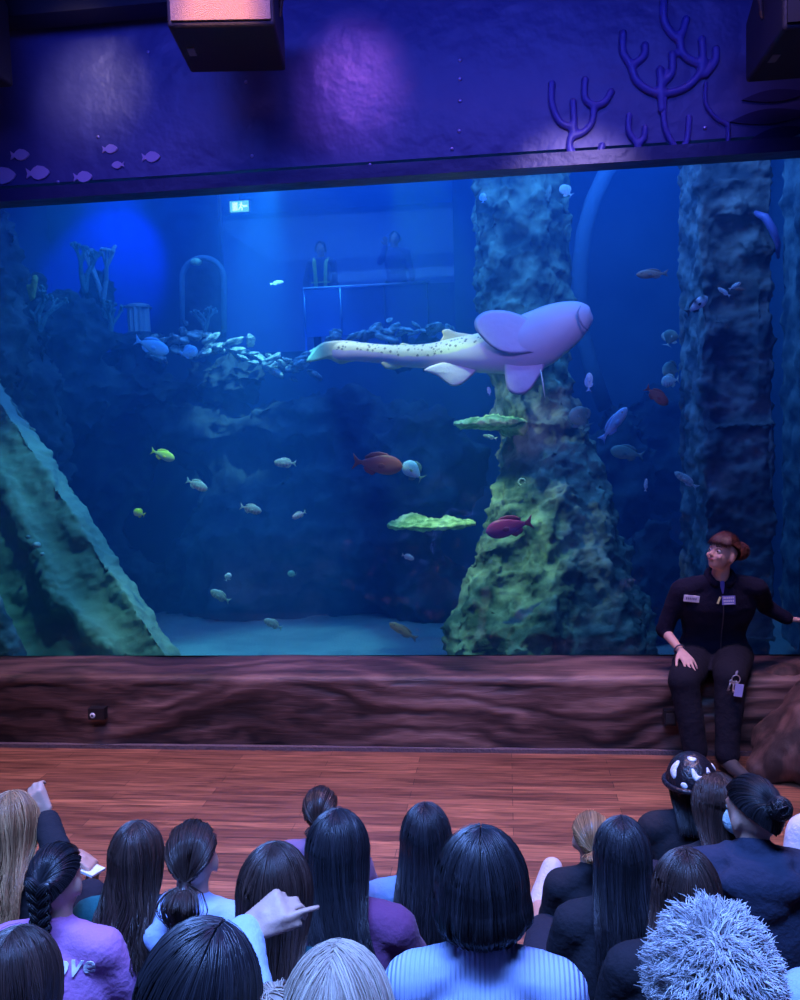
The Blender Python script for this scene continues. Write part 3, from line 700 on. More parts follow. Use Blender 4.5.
    sfin('second_dorsal_fin', [(400, 348), (400, 344), (404, 343), (411, 345), (420, 347), (420, 352), (408, 352)], 1.9, .01, m_d)
    sfin('pelvic_fin', [(424, 370), (440, 363), (460, 362), (478, 366), (474, 374), (462, 384), (452, 386), (444, 381), (436, 375)], 1.74, .015, m_v)
    sfin('anal_fin', [(382, 362), (392, 361), (405, 362), (404, 366), (396, 369), (387, 369), (383, 366)], 1.88, .01, m_d)
    sfin('tail_fin', [(306, 362), (312, 352), (320, 344), (332, 341), (352, 341), (372, 346), (370, 358), (350, 362), (340, 364), (328, 359), (316, 361)], 2.0, .018, m_d)
    tb = MB()
    mp = [at(580.5, 306, 1.535), at(577.5, 312, 1.50), at(579, 319, 1.495), at(583, 326, 1.505), at(588.5, 331, 1.56)]
    tb.tube([p-t.location for p in mp], [.004, .008, .009, .008, .004], 8).obj('mouth', mat('mouth_crease', (.30, .26, .42), .6), t)
shark()
tag(MB().tube([at(540.5, 369, 1.5), at(543, 384, 1.5), at(545, 398, 1.5)], [.004, .006, .003], 6).obj('slender_fish', mat('silver', (.9, .9, .85), .3)), 'very thin silvery white sliver hanging under the shark\'s front fin', 'fish')
# ------------------------------------------------------------------ people
def Vv(*a): return Vector(a)
def rotx(a): return Matrix.Rotation(a, 3, 'X')
def rotz(a): return Matrix.Rotation(a, 3, 'Z')
def roty(a): return Matrix.Rotation(a, 3, 'Y')
def hand(mb, wrist, d, n, side, s=1.0, curl=.5, spread=.12, point=False, thumb_out=.7):
    """palm, four jointed fingers and a thumb; d = direction of the fingers, n = back of the hand, side = where the thumb is"""
    d = d.normalized(); n = (n-d*n.dot(d)).normalized(); x = d.cross(n).normalized()*side
    pc = wrist+d*.05*s
    for k in (-1, -.35, .35, 1):
        mb.cap(wrist+d*.012*s+x*k*.014*s, wrist+d*.088*s+x*k*.029*s, .0135*s, .0115*s)
    mb.ell(pc, (.018*s,)*3)
    L = [(.036, .022, .018), (.043, .027, .020), (.040, .025, .019), (.031, .019, .016)]
    for i in range(4):
        off = (1-i*2/3.0); p = wrist+d*(.088-.006*abs(off)-(.006 if i == 3 else 0))*s+x*off*.031*s
        a = spread*off; c = curl*(.35 if (point and i == 0) else 1)*(1+.12*i)
        dd = (d*math.cos(a)+x*math.sin(a)).normalized(); r = .0085*s; ang = 0
        for j, l in enumerate(L[i]):
            ang += c*(.6, .8, .5)[j]
            q = p+(dd*math.cos(ang)-n*math.sin(ang))*l*s
            mb.cap(p, q, r, r*.92); p = q; r *= .92
    p = wrist+d*.022*s+x*.026*s; td = (d*math.cos(thumb_out)+x*math.sin(thumb_out)-n*.25).normalized()
    q = p+td*.038*s; mb.cap(p, q, .0125*s, .0105*s); td2 = (td+d*.45-n*.2*curl).normalized()
    r_ = q+td2*.028*s; mb.cap(q, r_, .0105*s, .0095*s); mb.cap(r_, r_+(td2+d*.2).normalized()*.022*s, .0095*s, .0082*s)

def slerp(a, b, t):
    a = a.normalized(); b = b.normalized(); o = math.acos(max(-1, min(1, a.dot(b))))
    if o < 1e-4: return a
    return (a*math.sin((1-t)*o)+b*math.sin(t*o))/math.sin(o)

class Hair:
    """strands combed over the skull in the person's own frame"""
    def __init__(s, H, st, scale, seed, backy):
        s.H, s.st, s.k, s.backy = H, st, scale, backy
        s.rg = random.Random(seed); s.seed = seed
        v = st.get('vol', 1.0); s.r = Vector((.083*v, .101, .112*(1+(v-1)*.6)))*scale
    def on(s, u, k=1.0):
        return s.H @ Vector((u.x*s.r.x*k, u.y*s.r.y*k-.006*s.k, u.z*s.r.z*k+.004*s.k))
    def path(s, phi, sgn, e=0, jit=0, lenk=1.0):
        st = s.st; kind = st['kind']; pts = []
        rg = s.rg
        cl = mnoise.noise(Vector((phi*4.2*sgn, s.seed, 0)))
        kk = 1+.035*cl+e*.04
        f = (phi-R(62))/R(118)
        px = st.get('part', 0.0)
        if kind in ('tie', 'bun', 'braid'):
            T = Vector(st.get('T', (0, -.98, -.15))); 
            h = Vector((math.sin(phi), math.cos(phi), (.55-1.0*max(f, 0)**1.3)))     # hairline
            if f < .0: h = Vector((math.sin(phi)*.9, math.cos(phi), .62))
            h.x *= sgn
            ff = max(0, f); mid = Vector((sgn*math.sin(phi)*.95, .15-.75*ff+.1*math.cos(phi), .95*(1-ff)))+T.normalized()*ff*.9
            for i in range(9):
                t = i/8.0*.985; pts.append(s.on(slerp(slerp(h, mid, t), slerp(mid, T, t), t), kk+.012*math.sin(t*math.pi)))
            if kind == 'tie':
                p0 = pts[-1]; L = st['len']*s.k*lenk; w0 = st.get('w', .02)*s.k
                ox, oy = rg.gauss(0, 1), rg.gauss(0, 1)
                for i in range(1, 10):
                    t = i/9.0; z = p0.z-L*t+.02*s.k*math.sin(t*2); y = p0.y-(.045*s.k*math.sin(min(1, t*2.2)*math.pi*.6))
                    wd = w0*(.5+1.1*math.sin(math.pi*min(1, t*.9+.1)))*(1 if t < .75 else (1.3-t)*1.8)
                    y = min(y, s.backy(z)-.0*s.k) if z < .60*s.k else y
                    pts.append(Vector((p0.x+ox*wd*.8+st.get('sw', 0)*t, y-abs(oy)*wd*.6, z)))
            return pts
        yp = .80-1.25*max(0, f)+jit*.12
        S0 = Vector((px+sgn*st.get('gap', .022), yp, 1.0-.1*abs(yp)))
        E = Vector((sgn*math.sin(phi), math.cos(phi), -.10))
        n1 = 8
        for i in range(n1+1):
            t = i/n1; pts.append(s.on(slerp(S0, E, t), kk*(1-.02*(1-t))))
        P0 = pts[-1]; L = st['len']*s.k*lenk; n2 = st.get('n2', 10)
        g = st.get('gather', .25); wave = st.get('wave', .004)*s.k; fr = st.get('freq', 26)
        ph = cl*9+s.seed
        hc = s.H @ Vector((0, 0, 0))
        front = st.get('front', 0)
        for i in range(1, n2+1):
            t = i/n2; d = L*t; z = P0.z-d
            sm = min(1, d/(.16*s.k)); sm = sm*sm*(3-2*sm)
            if kind == 'bob':
                cur = .035*s.k*math.sin(t*math.pi*.55) - .055*s.k*max(0, t-.55)/.45
                dx = P0-hc; dx.z = 0; dx = dx.normalized()
                p = P0+dx*cur*.5*(1 if t < .6 else 1)-dx*.028*s.k*t*t*1.5; p.z = z
            else:
                x = P0.x+(hc.x-P0.x)*g*sm
                yb = s.backy(z)-.012*s.k-rg.random()*.012*s.k*(1 if jit else 0)
                if front and abs(phi) < R(110): yb = P0.y+(.03)*s.k
                y = P0.y*(1-sm)+min(yb, P0.y if phi < R(120) else yb)*sm
                if phi > R(135): y = P0.y*(1-sm)+min(yb, P0.y+.035*s.k)*sm
                p = Vector((x+st.get('sweep', 0)*s.k*t*t, y, z))
            if wave:
                p.x += wave*math.sin(d/s.k*fr+ph)*min(1, t*2); p.y -= abs(wave)*.6*math.cos(d/s.k*fr*1.1+ph)*min(1, t*2)
            pts.append(p)
        return pts
    def build(s, name, m, parent):
        st = s.st; kind = st['kind']; V = []; F = []; C = []
        rg = s.rg; nS = st.get('n', 420); rad = st.get('rad', .0016)*s.k
        def strand(pts, r0, tint, nside=3):
            b = len(V); n = len(pts)
            for i, p in enumerate(pts):
                t = (pts[min(i+1, n-1)]-pts[max(i-1, 0)]).normalized()
                a = t.cross(Vector((0.3, .2, 1))); a = a.normalized() if a.length > 1e-5 else Vector((1, 0, 0)); c = a.cross(t)
                rr = r0*(1-.55*(i/(n-1))**3)
                for q in range(nside):
                    an = 2*math.pi*q/nside; V.append(p+(a*math.cos(an)+c*math.sin(an))*rr); C.append(tint)
            for i in range(n-1):
                for q in range(nside):
                    F.append((b+i*nside+q, b+i*nside+(q+1) % nside, b+(i+1)*nside+(q+1) % nside, b+(i+1)*nside+q))
        if kind == 'spiky':
            W = Vector((0, -.35, .95)).normalized()
            # cap
            b0 = len(V); nu, nv = 26, 14
            for i in range(nv+1):
                for j in range(nu):
                    th = math.pi*.62*i/nv; ph = 2*math.pi*j/nu
                    ax = Vector((0, -.3, 1)).normalized(); q1 = Vector((1, 0, 0)); q2 = ax.cross(q1)
                    u = ax*math.cos(th)+(q1*math.cos(ph)+q2*math.sin(ph))*math.sin(th)
                    V.append(s.on(u, .97)); C.append(.2)
            for i in range(nv):
                for j in range(nu): F.append((b0+i*nu+j, b0+i*nu+(j+1) % nu, b0+(i+1)*nu+(j+1) % nu, b0+(i+1)*nu+j))
            ax = Vector((0, -.3, 1)).normalized(); q1 = Vector((1, 0, 0)); q2 = ax.cross(q1); per = 16; H3 = s.H.to_3x3()
            for _ in range(nS//per):
                th = math.acos(1-rg.random()*(1-math.cos(math.pi*.62))); ph = rg.random()*2*math.pi
                u = (ax*math.cos(th)+(q1*math.cos(ph)+q2*math.sin(ph))*math.sin(th)).normalized()
                if u.y > .35 and u.z < .42: continue
                aw = u-W*u.dot(W); aw = aw.normalized() if aw.length > .02 else Vector((1, 0, 0))
                cx = Vector((rg.gauss(0, .22), rg.gauss(0, .22), rg.gauss(0, .15))); lift = rg.uniform(.12, .42)
                d = (u*lift+aw*.9+cx).normalized(); L = st['len']*s.k*rg.uniform(.7, 1.3); tip = s.on(u, .99)+H3 @ d*L; tone = rg.random()
                for _j in range(per):
                    uu = (u+Vector((rg.gauss(0, .10), rg.gauss(0, .10), rg.gauss(0, .10)))).normalized(); p = s.on(uu, .97); nrm = H3 @ uu
                    e = tip+Vector((rg.gauss(0, 1), rg.gauss(0, 1), rg.gauss(0, 1)))*L*.13+(p-s.on(u, .97))*.25; pts = []
                    for i in range(5):
                        t = i/4; pts.append(p*(1-t)+e*t+nrm*L*.22*math.sin(t*math.pi))
                    strand(pts, rad, .6*tone+.4*rg.random())
        else:
            tie = kind in ('tie', 'bun', 'braid')
            lo = 0 if tie else st.get('lo', 62)
            # underlying sheet, two layers
            for sgn in (-1, 1):
                cols = [s.path(R(a), sgn) for a in np.linspace(lo, 180, 34)]
                if tie: cols = [c[:9] for c in cols]
                hc = s.H @ Vector((0, 0, 0)); m_ = len(cols[0])
                for lay in (0, 1):
                    b0 = len(V)
                    for c in cols:
                        for i, p in enumerate(c):
                            ctr = Vector((hc.x, hc.y, min(hc.z, p.z)))
                            q = ctr+(p-ctr)*(.985 if lay == 0 else .90)
                            V.append(q); C.append(.15)
                    for a in range(len(cols)-1):
                        for i in range(m_-1): F.append((b0+a*m_+i, b0+a*m_+i+1, b0+(a+1)*m_+i+1, b0+(a+1)*m_+i))
            for k in range(nS):
                sgn = 1 if k % 2 else -1
                phi = R(lo+(180-lo)*rg.random()**.85)
                strand(s.path(phi, sgn, rg.random(), rg.gauss(0, 1), rg.uniform(.82, 1.06)), rad*rg.uniform(.7, 1.3), .25+.75*abs(mnoise.noise(Vector((phi*7, sgn*3, s.seed)))*1.6)+.25*rg.random())
            for k in range(st.get('fly', 14)):          # loose stray hairs
                sgn = 1 if k % 2 else -1; phi = R(lo+(180-lo)*rg.random())
                p = s.path(phi, sgn, 1.0+rg.random()*1.2, rg.gauss(0, 1), 1.05); strand(p, rad*.45, .9)
            T = s.on(Vector(st.get('T', (0, -.98, -.15))).normalized(), 1.0)
            def tuber(pts, r0):
                b = MB().tube(pts, r0, 10); n0 = len(V); V.extend(Vector(v) for v in b.V); C.extend([.3]*len(b.V)); F.extend(tuple(i+n0 for i in f) for f in b.F)
            if kind == 'tie':
                L = st['len']*s.k; w0 = st.get('w', .02)*s.k; pts = []
                for i in range(10):
                    t = i/9.0; z = T.z-L*t*.93; y = T.y-.035*s.k*math.sin(min(1, t*2.2)*math.pi*.6)
                    if z < .60*s.k: y = min(y, s.backy(z))
                    pts.append(Vector((T.x+st.get('sw', 0)*t, y, z)))
                tuber(pts, [w0*(.55+.8*math.sin(math.pi*min(1, i/9*.9+.12)))*(1 if i < 7 else .55) for i in range(10)])
            if kind == 'bun':
                br = st.get('br', .042)*s.k; c0 = T+(s.H.to_3x3() @ Vector((0, -br*.6, 0)))
                b = MB().ell(c0, (br, br*.8, br)); n0 = len(V); V.extend(Vector(v) for v in b.V); C.extend([.2]*len(b.V)); F.extend(tuple(i+n0 for i in f) for f in b.F)
                for k in range(90):
                    ax = Vector((rg.gauss(0, 1), rg.gauss(0, 1), rg.gauss(0, 1))).normalized(); q1 = ax.orthogonal().normalized(); q2 = ax.cross(q1); a0 = rg.random()*6
                    strand([c0+(q1*math.cos(a0+t)+q2*math.sin(a0+t))*br*1.04 for t in np.linspace(0, 2.2, 9)], rad, rg.random())
            if kind == 'braid':
                L = st['len']*s.k; nb = 9
                for i in range(nb):
                    t = i/(nb-1); z = T.z-L*t
                    y = T.y-.012*s.k
                    if z < .60*s.k: y = min(y, s.backy(z)-.01*s.k)
                    w_ = .026*s.k*(1-.35*t)
                    for sg in (-1, 1):
                        c0 = Vector((T.x+sg*w_*.55+st.get('sw', 0)*t, y, z-(.5 if sg > 0 else 0)*L/nb)); rm = roty(sg*.75)
                        for k in range(16):
                            a = 2*math.pi*k/16; strand([c0+rm @ Vector((math.cos(a)*w_*.75*math.sin(tt), math.sin(a)*w_*.6*math.sin(tt), math.cos(tt)*w_*1.3)) for tt in np.linspace(.1, 3.0, 6)], rad*2.2, .2+.6*rg.random())
        me = mesh_from(name, V, F); a = me.attributes.new('tint', 'FLOAT', 'POINT'); a.data.foreach_set('value', C)
        return link(name, me, m, parent, fix=False)

def hair_mat(name, dark, light, rough=.38):
    if name in MATS: return MATS[name]
    m = bpy.data.materials.new(name); m.use_nodes = True; nt = m.node_tree; N = nt.nodes; L = nt.links
    b = N['Principled BSDF']; b.inputs['Roughness'].default_value = rough; b.inputs['Specular IOR Level'].default_value = .62
    a = N.new('ShaderNodeAttribute'); a.attribute_name = 'tint'; rp = N.new('ShaderNodeValToRGB')
    rp.color_ramp.elements[0].color = (*dark, 1); rp.color_ramp.elements[1].color = (*light, 1); rp.color_ramp.elements[0].position = .2
    L.new(a.outputs['Fac'], rp.inputs[0]); L.new(rp.outputs[0], b.inputs['Base Color']); MATS[name] = m; return m
hm_black = hair_mat('black_hair', (.006, .006, .009), (.030, .030, .040))
hm_brown = hair_mat('brown_hair', (.016, .009, .009), (.075, .040, .034))
hm_aub = hair_mat('auburn_hair', (.07, .02, .02), (.26, .09, .07))
hm_blond = hair_mat('blonde_hair', (.28, .20, .15), (.72, .60, .48), .5)
hm_grey = hair_mat('grey_hair', (.42, .42, .46), (.95, .94, .95), .55)
hm_light = hair_mat('light_brown_hair', (.16, .07, .03), (.62, .34, .16))
m_skin = mat('skin', (.62, .36, .27), .5, bump=(160, .08)); m_lip = mat('lips', (.55, .18, .18), .4)
m_eyew = mat('eye_white', (.75, .75, .75), .25); m_iris = mat('iris', (.05, .03, .02), .2)
m_shoe = mat('shoe_dark', (.05, .05, .06), .6); m_shoew = mat('shoe_white', (.62, .56, .60), .6, bump=(90, .3))
m_sole = mat('sole', (.75, .73, .72), .7)
def cloth(name, c, rib=False, **k): return mat(name, c, .9, bump=(55, .22, 5), sheen=.1 if max(c) > .1 else 0, spec=.3, **k)

def person(px=None, py=None, seat=0.0, s=1.0, label='', group=None, lean=.06, yaw=0.0, head=(0, 0, 0), hair=None, hairm=None, top=None, legs='up', trousers=None,
           hood=False, arms=None, root=None, drop=0.0, shoe=None, voxel=.009, name='person', skin=None, wide=1.0, calf=1.0, shoe_k=1.0, sleeve=1.0, topname='top', legov=None, shorts=False, neck_len=-.035):
    """seated figure; px,py = where the crown-to-chin centre of the head is; arms: {side: (elbow, wrist, finger direction, back of hand, curl)} in world space"""
    skin = skin or m_skin; trousers = trousers or cloth('dark_trousers', (.02, .02, .035)); shoe = shoe or m_shoe
    def sp(x, z):                                   # point of the trunk bent forward by lean
        a = lean*min(1, z/.45); return Vector((x, math.sin(a)*z, math.cos(a)*z))
    hc = sp(0, .60)+Vector((0, .02+.18*math.sin(lean), .185+neck_len))
    Rz = rotz(yaw); zh = seat+hc.z*s
    if root is None:
        W = atz(px, py, zh); root = W-(Rz @ (hc*s)); root.z = seat
    t = thing(name, label, 'person', root, yaw, group)
    Ri = Rz.transposed()
    def L(wp): return (Ri @ (Vector(wp)-root))/s
    Hrot = rotz(head[2]) @ rotx(-head[0]) @ roty(head[1])     # nod up positive, tilt, turn
    Hm = Matrix.Translation(hc*s) @ Hrot.to_4x4()
    b = MB(); k = s
    def E(mb, c, r, rot=None): mb.ell(Vector(c)*k, Vector(r)*k, rot)
    def Cp(mb, p, q, ra, rb): mb.cap(Vector(p)*k, Vector(q)*k, ra*k, rb*k)
    w = wide
    # trunk
    TZ = (.06, .10, .16, .23, .30, .37, .44, .50, .55); TW = (.15, .160, .148, .130, .138, .156, .166, .158, .120); TD = (.10, .115, .108, .094, .094, .102, .100, .085, .060)
    def trunk(mb, g):
        for i in range(24):
            z = .06+.49*i/23; E(mb, sp(0, z), (float(np.interp(z, TZ, TW))*w+g, float(np.interp(z, TZ, TD))+g, .052+g*.6), rotx(-lean*min(1, z/.3)))
        for sg in (-1, 1): Cp(mb, sp(sg*.04, .585), sp(sg*.158*w, .548), .042+g, .052+g)
    trunk(b, 0)
    Cp(b, sp(0, .56), Vector(hc)+Vector((0, -.012, -.05)), .054, .050)
    def hd(c): return (Hrot @ Vector(c))+hc
    hb = [((0, -.008, .012), (.073, .092, .093)), ((0, .022, -.03), (.060, .066, .072)), ((0, .045, -.075), (.036, .034, .030)), ((0, .02, -.06), (.052, .05, .045)),
          ((0, .078, .018), (.045, .014, .012)), ((.033, .066, -.03), (.020, .018, .02)), ((-.033, .066, -.03), (.020, .018, .02)), ((0, .084, -.052), (.020, .010, .010)),
          ((.075, -.004, -.02), (.009, .018, .030)), ((-.075, -.004, -.02), (.009, .018, .030))]
    for c, r in hb: E(b, hd(c), r, Hrot)
    Cp(b, hd((0, .084, .005)), hd((0, .102, -.026)), .007, .011); E(b, hd((0, .094, -.030)), (.015, .011, .008), Hrot)
    # arms
    SH = {sg: sp(sg*.168*w, .545) for sg in (-1, 1)}; A = {}
    for sg in (-1, 1):
        if arms and sg in arms:
            e, wr, fd, nb, curl = arms[sg][:5]; e = L(e); wr = L(wr); fd = Ri @ Vector(fd); nb = Ri @ Vector(nb)
        else:
            e = sp(sg*.235*w, .27)+Vector((0, .10, 0)); wr = Vector((sg*.11, .33, .30 if not legs == 'cross' else .16)); fd = Vector((-sg*.5, .6, -.25)); nb = Vector((0, .2, 1)); curl = .5
        A[sg] = (e, wr, fd, nb, curl)
        Cp(b, SH[sg], e, .043, .034); Cp(b, e, wr, .034, .022)
        hand(b, wr*k, fd, nb, sg, k, curl, *((arms[sg][5:]) if arms and sg in arms else ()))
    # legs
    LG = {}
    for sg in (-1, 1):
        hip = Vector((sg*.085*w, .02, .085))
        if legov and sg in legov: kn, an, tip = [L(q) for q in legov[sg]]
        elif legs == 'cross': kn = Vector((sg*.27, .24, .10)); an = Vector((-sg*.03, .27+.05*sg, .055)); tip = an+Vector((-sg*.13, .06, -.02))
        elif legs == 'seat': kn = Vector((sg*.13, .40, .09)); an = Vector((sg*.12, .43, .08-drop/s)); tip = an+Vector((sg*.03, .15, -.035))
        else: kn = Vector((sg*.13, .31, .37-drop*.35/s)); an = Vector((sg*.12, .25, .075-drop/s)); tip = an+Vector((sg*.02, .15, -.035))
        LG[sg] = (hip, kn, an, tip); Cp(b, hip, kn, .078*w, .052); Cp(b, kn, an, .050, .036)
        Cp(b, an, tip-(tip-an).normalized()*.02, .026, .018)
    body = blob('body', b, skin, voxel, t, 3)
    for sg in (-1, 1):
        e = MB().ell(hd((sg*.0295, .0745, .001))*k, .0125*k).obj('eye', m_eyew, t)
        MB().ell(hd((sg*.0295, .0815, .001))*k, .0068*k).obj('iris', m_iris, e)
    MB().ell(hd((0, .0905, -.052))*k, Vector((.021, .006, .0055))*k, Hrot).obj('lips', m_lip, t)
    # top
    c = MB(); g = .017; trunk(c, g)
    Cp(c, sp(0, .58), sp(0, .625)+Vector((0, -.004, 0)), .066, .060)
    for sg in (-1, 1):
        e, wr, fd, nb, curl = A[sg]; Cp(c, SH[sg], e, .062, .052)
        sl = sleeve[sg] if isinstance(sleeve, dict) else sleeve; Cp(c, e, e+(wr-e)*.93*sl, .052, .040 if sl > .6 else .047)
    if hood:
        for i in range(9):
            a = math.pi*(i/8.0); p = sp(0, .61)+Vector((math.cos(a)*.085, -.015-math.sin(a)*.075, -.012*math.sin(a))); q = sp(0, .61)+Vector((math.cos(a+.39)*.085, -.015-math.sin(a+.39)*.075, -.012*math.sin(a+.39)))
            Cp(c, p, q, .028, .028)
        E(c, sp(0, .555)+Vector((0, -.095, 0)), (.135, .045, .065), rotx(-.3)); E(c, sp(0, .50)+Vector((0, -.105, 0)), (.085, .032, .07))
    blob(topname, c, top, .011, t, 3, ((.14, .018), (.05, .005)))
    # trousers and shoes
    c = MB(); E(c, sp(0, .095), (.17*w, .128, .098))
    for sg in (-1, 1):
        hip, kn, an, tip = LG[sg]; Cp(c, hip, kn, .094*w, .070*calf)
        if shorts: Cp(c, kn, kn+(an-kn)*.12, .07, .066)
        else: Cp(c, kn, kn+(an-kn)*.94, .066*calf, .052*calf)
    blob('trousers', c, trousers, .013, t, 3, ((.14, .016), (.05, .004)))
    for sg in (-1, 1):
        hip, kn, an, tip = LG[sg]; c = MB(); d = (tip-an).normalized()
        Cp(c, an+Vector((0, -.01, -.015)), an+d*.07+Vector((0, 0, -.012)), .045*shoe_k, .043*shoe_k); Cp(c, an+d*.07+Vector((0, 0, -.016)), tip+d*.015, .043*shoe_k, .034*shoe_k); E(c, an-d*.02+Vector((0, 0, -.02)), (.040, .040, .04))
        sh = blob('shoe', c, shoe, .009, t, 2)
        if shoe_k > 1:
            so = MB(); so.cap((an+Vector((0, 0, -.05)))*k, (tip+Vector((0, 0, -.03)))*k, .042*k, .036*k); so.obj('sole', m_sole, sh)
            up = Vector((0, 0, 1)); sd = d.cross(up).normalized()
            for j in range(5):
                p0 = an+d*(.045+.018*j)+up*(.043-.004*j)
                MB().tube([(p0+sd*x_+up*(-.5*abs(x_)))*k for x_ in (-.030, -.01, .01, .030)], .0035*k, 6).obj('lace', m_sole, sh)
            MB().tube([(an+d*.05+up*.045)*k, (an+d*.03+sd*.03+up*.055)*k, (an+d*.03+sd*.05+up*.03)*k], .003*k, 6).obj('lace', m_sole, sh)
    # hair
    def backy(z):
        zz = z/k; a = lean*min(1, max(0, zz)/.45); base = math.sin(a)*zz; th = .125 if zz < .48 else .125-.30*(zz-.48)
        if hood and .42 < zz < .66: th += .055
        return (base-max(th, .07)-.010)*k
    if hair: Hair(Hm, hair, k, hash_(label), backy).build('hair', hairm or hm_black, t)
    t['_i'] = 0; del t['_i']
    return t, Hm, A, root, Rz, k, L
def hash_(x): return sum((i+1)*ord(c) for i, c in enumerate(x)) % 97
# ------------------------------------------------------------------ the audience
LONG = dict(kind='loose', len=.30, gather=.25, n=520)
G = 'pupils and visitors sitting before the tank'
def sc_(c, n): return cloth(n, c)
c_blue = cloth('light_blue_hoodie', (.42, .55, .88)); c_teal = cloth('teal_top', (.015, .15, .17)); c_black = cloth('black_top', (.018, .018, .026))
c_pink = cloth('pink_sweatshirt', (.55, .22, .52)); c_denim = cloth('denim', (.20, .30, .50)); c_plum = cloth('plum_top', (.16, .05, .14)); c_navy = cloth('dark_navy_hoodie', (.03, .04, .08))
c_whitek = cloth('white_knit', (.80, .72, .80)); c_mauve = cloth('mauve_top', (.25, .14, .26)); c_grey = cloth('grey_scarf', (.35, .35, .42))
def rib_mat():
    m = bpy.data.materials.new('ribbed_knit'); m.use_nodes = True; nt = m.node_tree; N = nt.nodes; L = nt.links
    b = N['Principled BSDF']; b.inputs['Base Color'].default_value = (.42, .52, .80, 1); b.inputs['Roughness'].default_value = .85
    tc = N.new('ShaderNodeTexCoord'); sp = N.new('ShaderNodeSeparateXYZ'); L.new(tc.outputs['Object'], sp.inputs[0])
    mu = N.new('ShaderNodeMath'); mu.operation = 'MULTIPLY'; mu.inputs[1].default_value = 2*math.pi/.0105; L.new(sp.outputs['X'], mu.inputs[0])
    si = N.new('ShaderNodeMath'); si.operation = 'SINE'; L.new(mu.outputs[0], si.inputs[0])
    bp = N.new('ShaderNodeBump'); bp.inputs['Strength'].default_value = .5; bp.inputs['Distance'].default_value = .004; L.new(si.outputs[0], bp.inputs['Height']); L.new(bp.outputs[0], b.inputs['Normal'])
    return m
m_rib = rib_mat()
def LH(**k): d = dict(LONG); d.update(k); return d
# front row, on the floor
person(321, 812, 0, .80, 'child with short brown hair seated furthest forward, before the plum top', hair=dict(kind='tie', len=.08, n=300, w=.012), hairm=hm_brown, top=c_mauve, group=G)
pA = person(12, 826, 0, .98, 'light brown wavy-haired person at the left edge, hand raised to the head', hair=LH(wave=.010, len=.26, gather=-.1), hairm=hm_light, top=c_black, group=G,
    arms={1: (at(60, 862, -3.28), at(46, 818, -3.12), cU*.8-cR*.5, cF*-1, 1.15, .02, False, .15), -1: (at(30, 880, -3.0), at(72, 852, -2.86), cR*.7-cU*.5, Vector((0, 0, 1)), .7)}, voxel=.006)
person(137, 857, 0, .93, 'person with long wavy dark hair and a teal top, left of the ponytail', hair=LH(wave=.013, len=.27, freq=30, gather=0.0, vol=1.04), hairm=hm_brown, top=c_teal, group=G)
person(193, 857, 0, .95, 'person in a light blue hoodie with a low dark ponytail', hair=dict(kind='tie', len=.16, n=460, w=.022, T=(0, -.93, -.35)), hairm=hm_brown, top=c_blue, hood=True, group=G, head=(0, 0, .1))
person(338, 852, 0, 1.02, 'person with very long straight black hair over a plum top', hair=LH(len=.44, gather=.1, vol=1.06, n=800, wave=.004, sweep=.16), hairm=hm_black, top=c_plum, group=G, head=(.1, 0, -.1))
person(426, 838, 0, .95, 'person with straight black hair over denim, in front of the bobbed head', hair=LH(len=.30, gather=-.12, n=560, vol=.98), hairm=hm_black, top=c_denim, group=G)
person(591, 838, 0, .78, wide=.85, label='small child with short light brown hair left of the long-haired person in black', hair=dict(kind='tie', len=.05, n=460, fly=20, w=.014), hairm=hm_light, top=c_black, group=G)
person(622, 855, 0, .97, wide=.9, label='person with straight black centre-parted hair in a black top beside the small child', hair=LH(len=.30, n=560, gather=-.1), hairm=hm_black, top=c_black, group=G)
person(686, 893, 0, .97, 'person with wavy dark brown hair directly in front of the grey spiky head', hair=LH(wave=.014, len=.30, gather=-.35, n=620, vol=1.08), hairm=hm_brown, top=c_black, group=G)
person(57, 880, 0, .93, 'person with a dark braid in a pink sweatshirt with white lettering', hair=dict(kind='braid', len=.25, n=480, T=(0, -.96, .30)), hairm=hm_black, top=c_pink, group=G)

tag(MB().box((0, 0, 0), (.038, .075, .004), rotx(.1)).obj('phone', mat('phone_white', (.9, .9, .95), .3), smooth=False), 'thin white phone held by the person at the left edge', 'phone')
o = bpy.data.objects['phone']; o.location = at(82, 866, -2.86); o.rotation_euler = (.1, .1, 1.35)
# right hand group near the staff member
person(688, 782, 0, .84, 'child in a black cap with white patches, at the feet of the staff member', hair=LH(len=.16, n=360), hairm=hm_black, top=c_black, group=G, head=(-.1, 0, .3))
person(716, 806, 0, .92, 'person with straight dark hair in black, right behind the patched cap', hair=LH(len=.28, n=520, gather=-.2, vol=1.04), hairm=hm_brown, top=c_black, group=G, yaw=.3, head=(0, .1, .2))
person(752, 812, .0, 1.0, 'person in a dark hoodie with pinned-up black hair and a pale face mask', hair=dict(kind='bun', len=.1, n=480, T=(0, -.75, .35), br=.036), hairm=hm_black, top=c_navy, hood=True, group=G, head=(.05, 0, .55), wide=1.15, neck_len=-.055, yaw=-.05)
person(836, 770, 0, .95, 'person in a white knitted jumper cut off by the right edge', hair=LH(len=.10, n=400), hairm=hm_black, top=c_whitek, group=G, lean=.5, head=(.3, 0, 0))
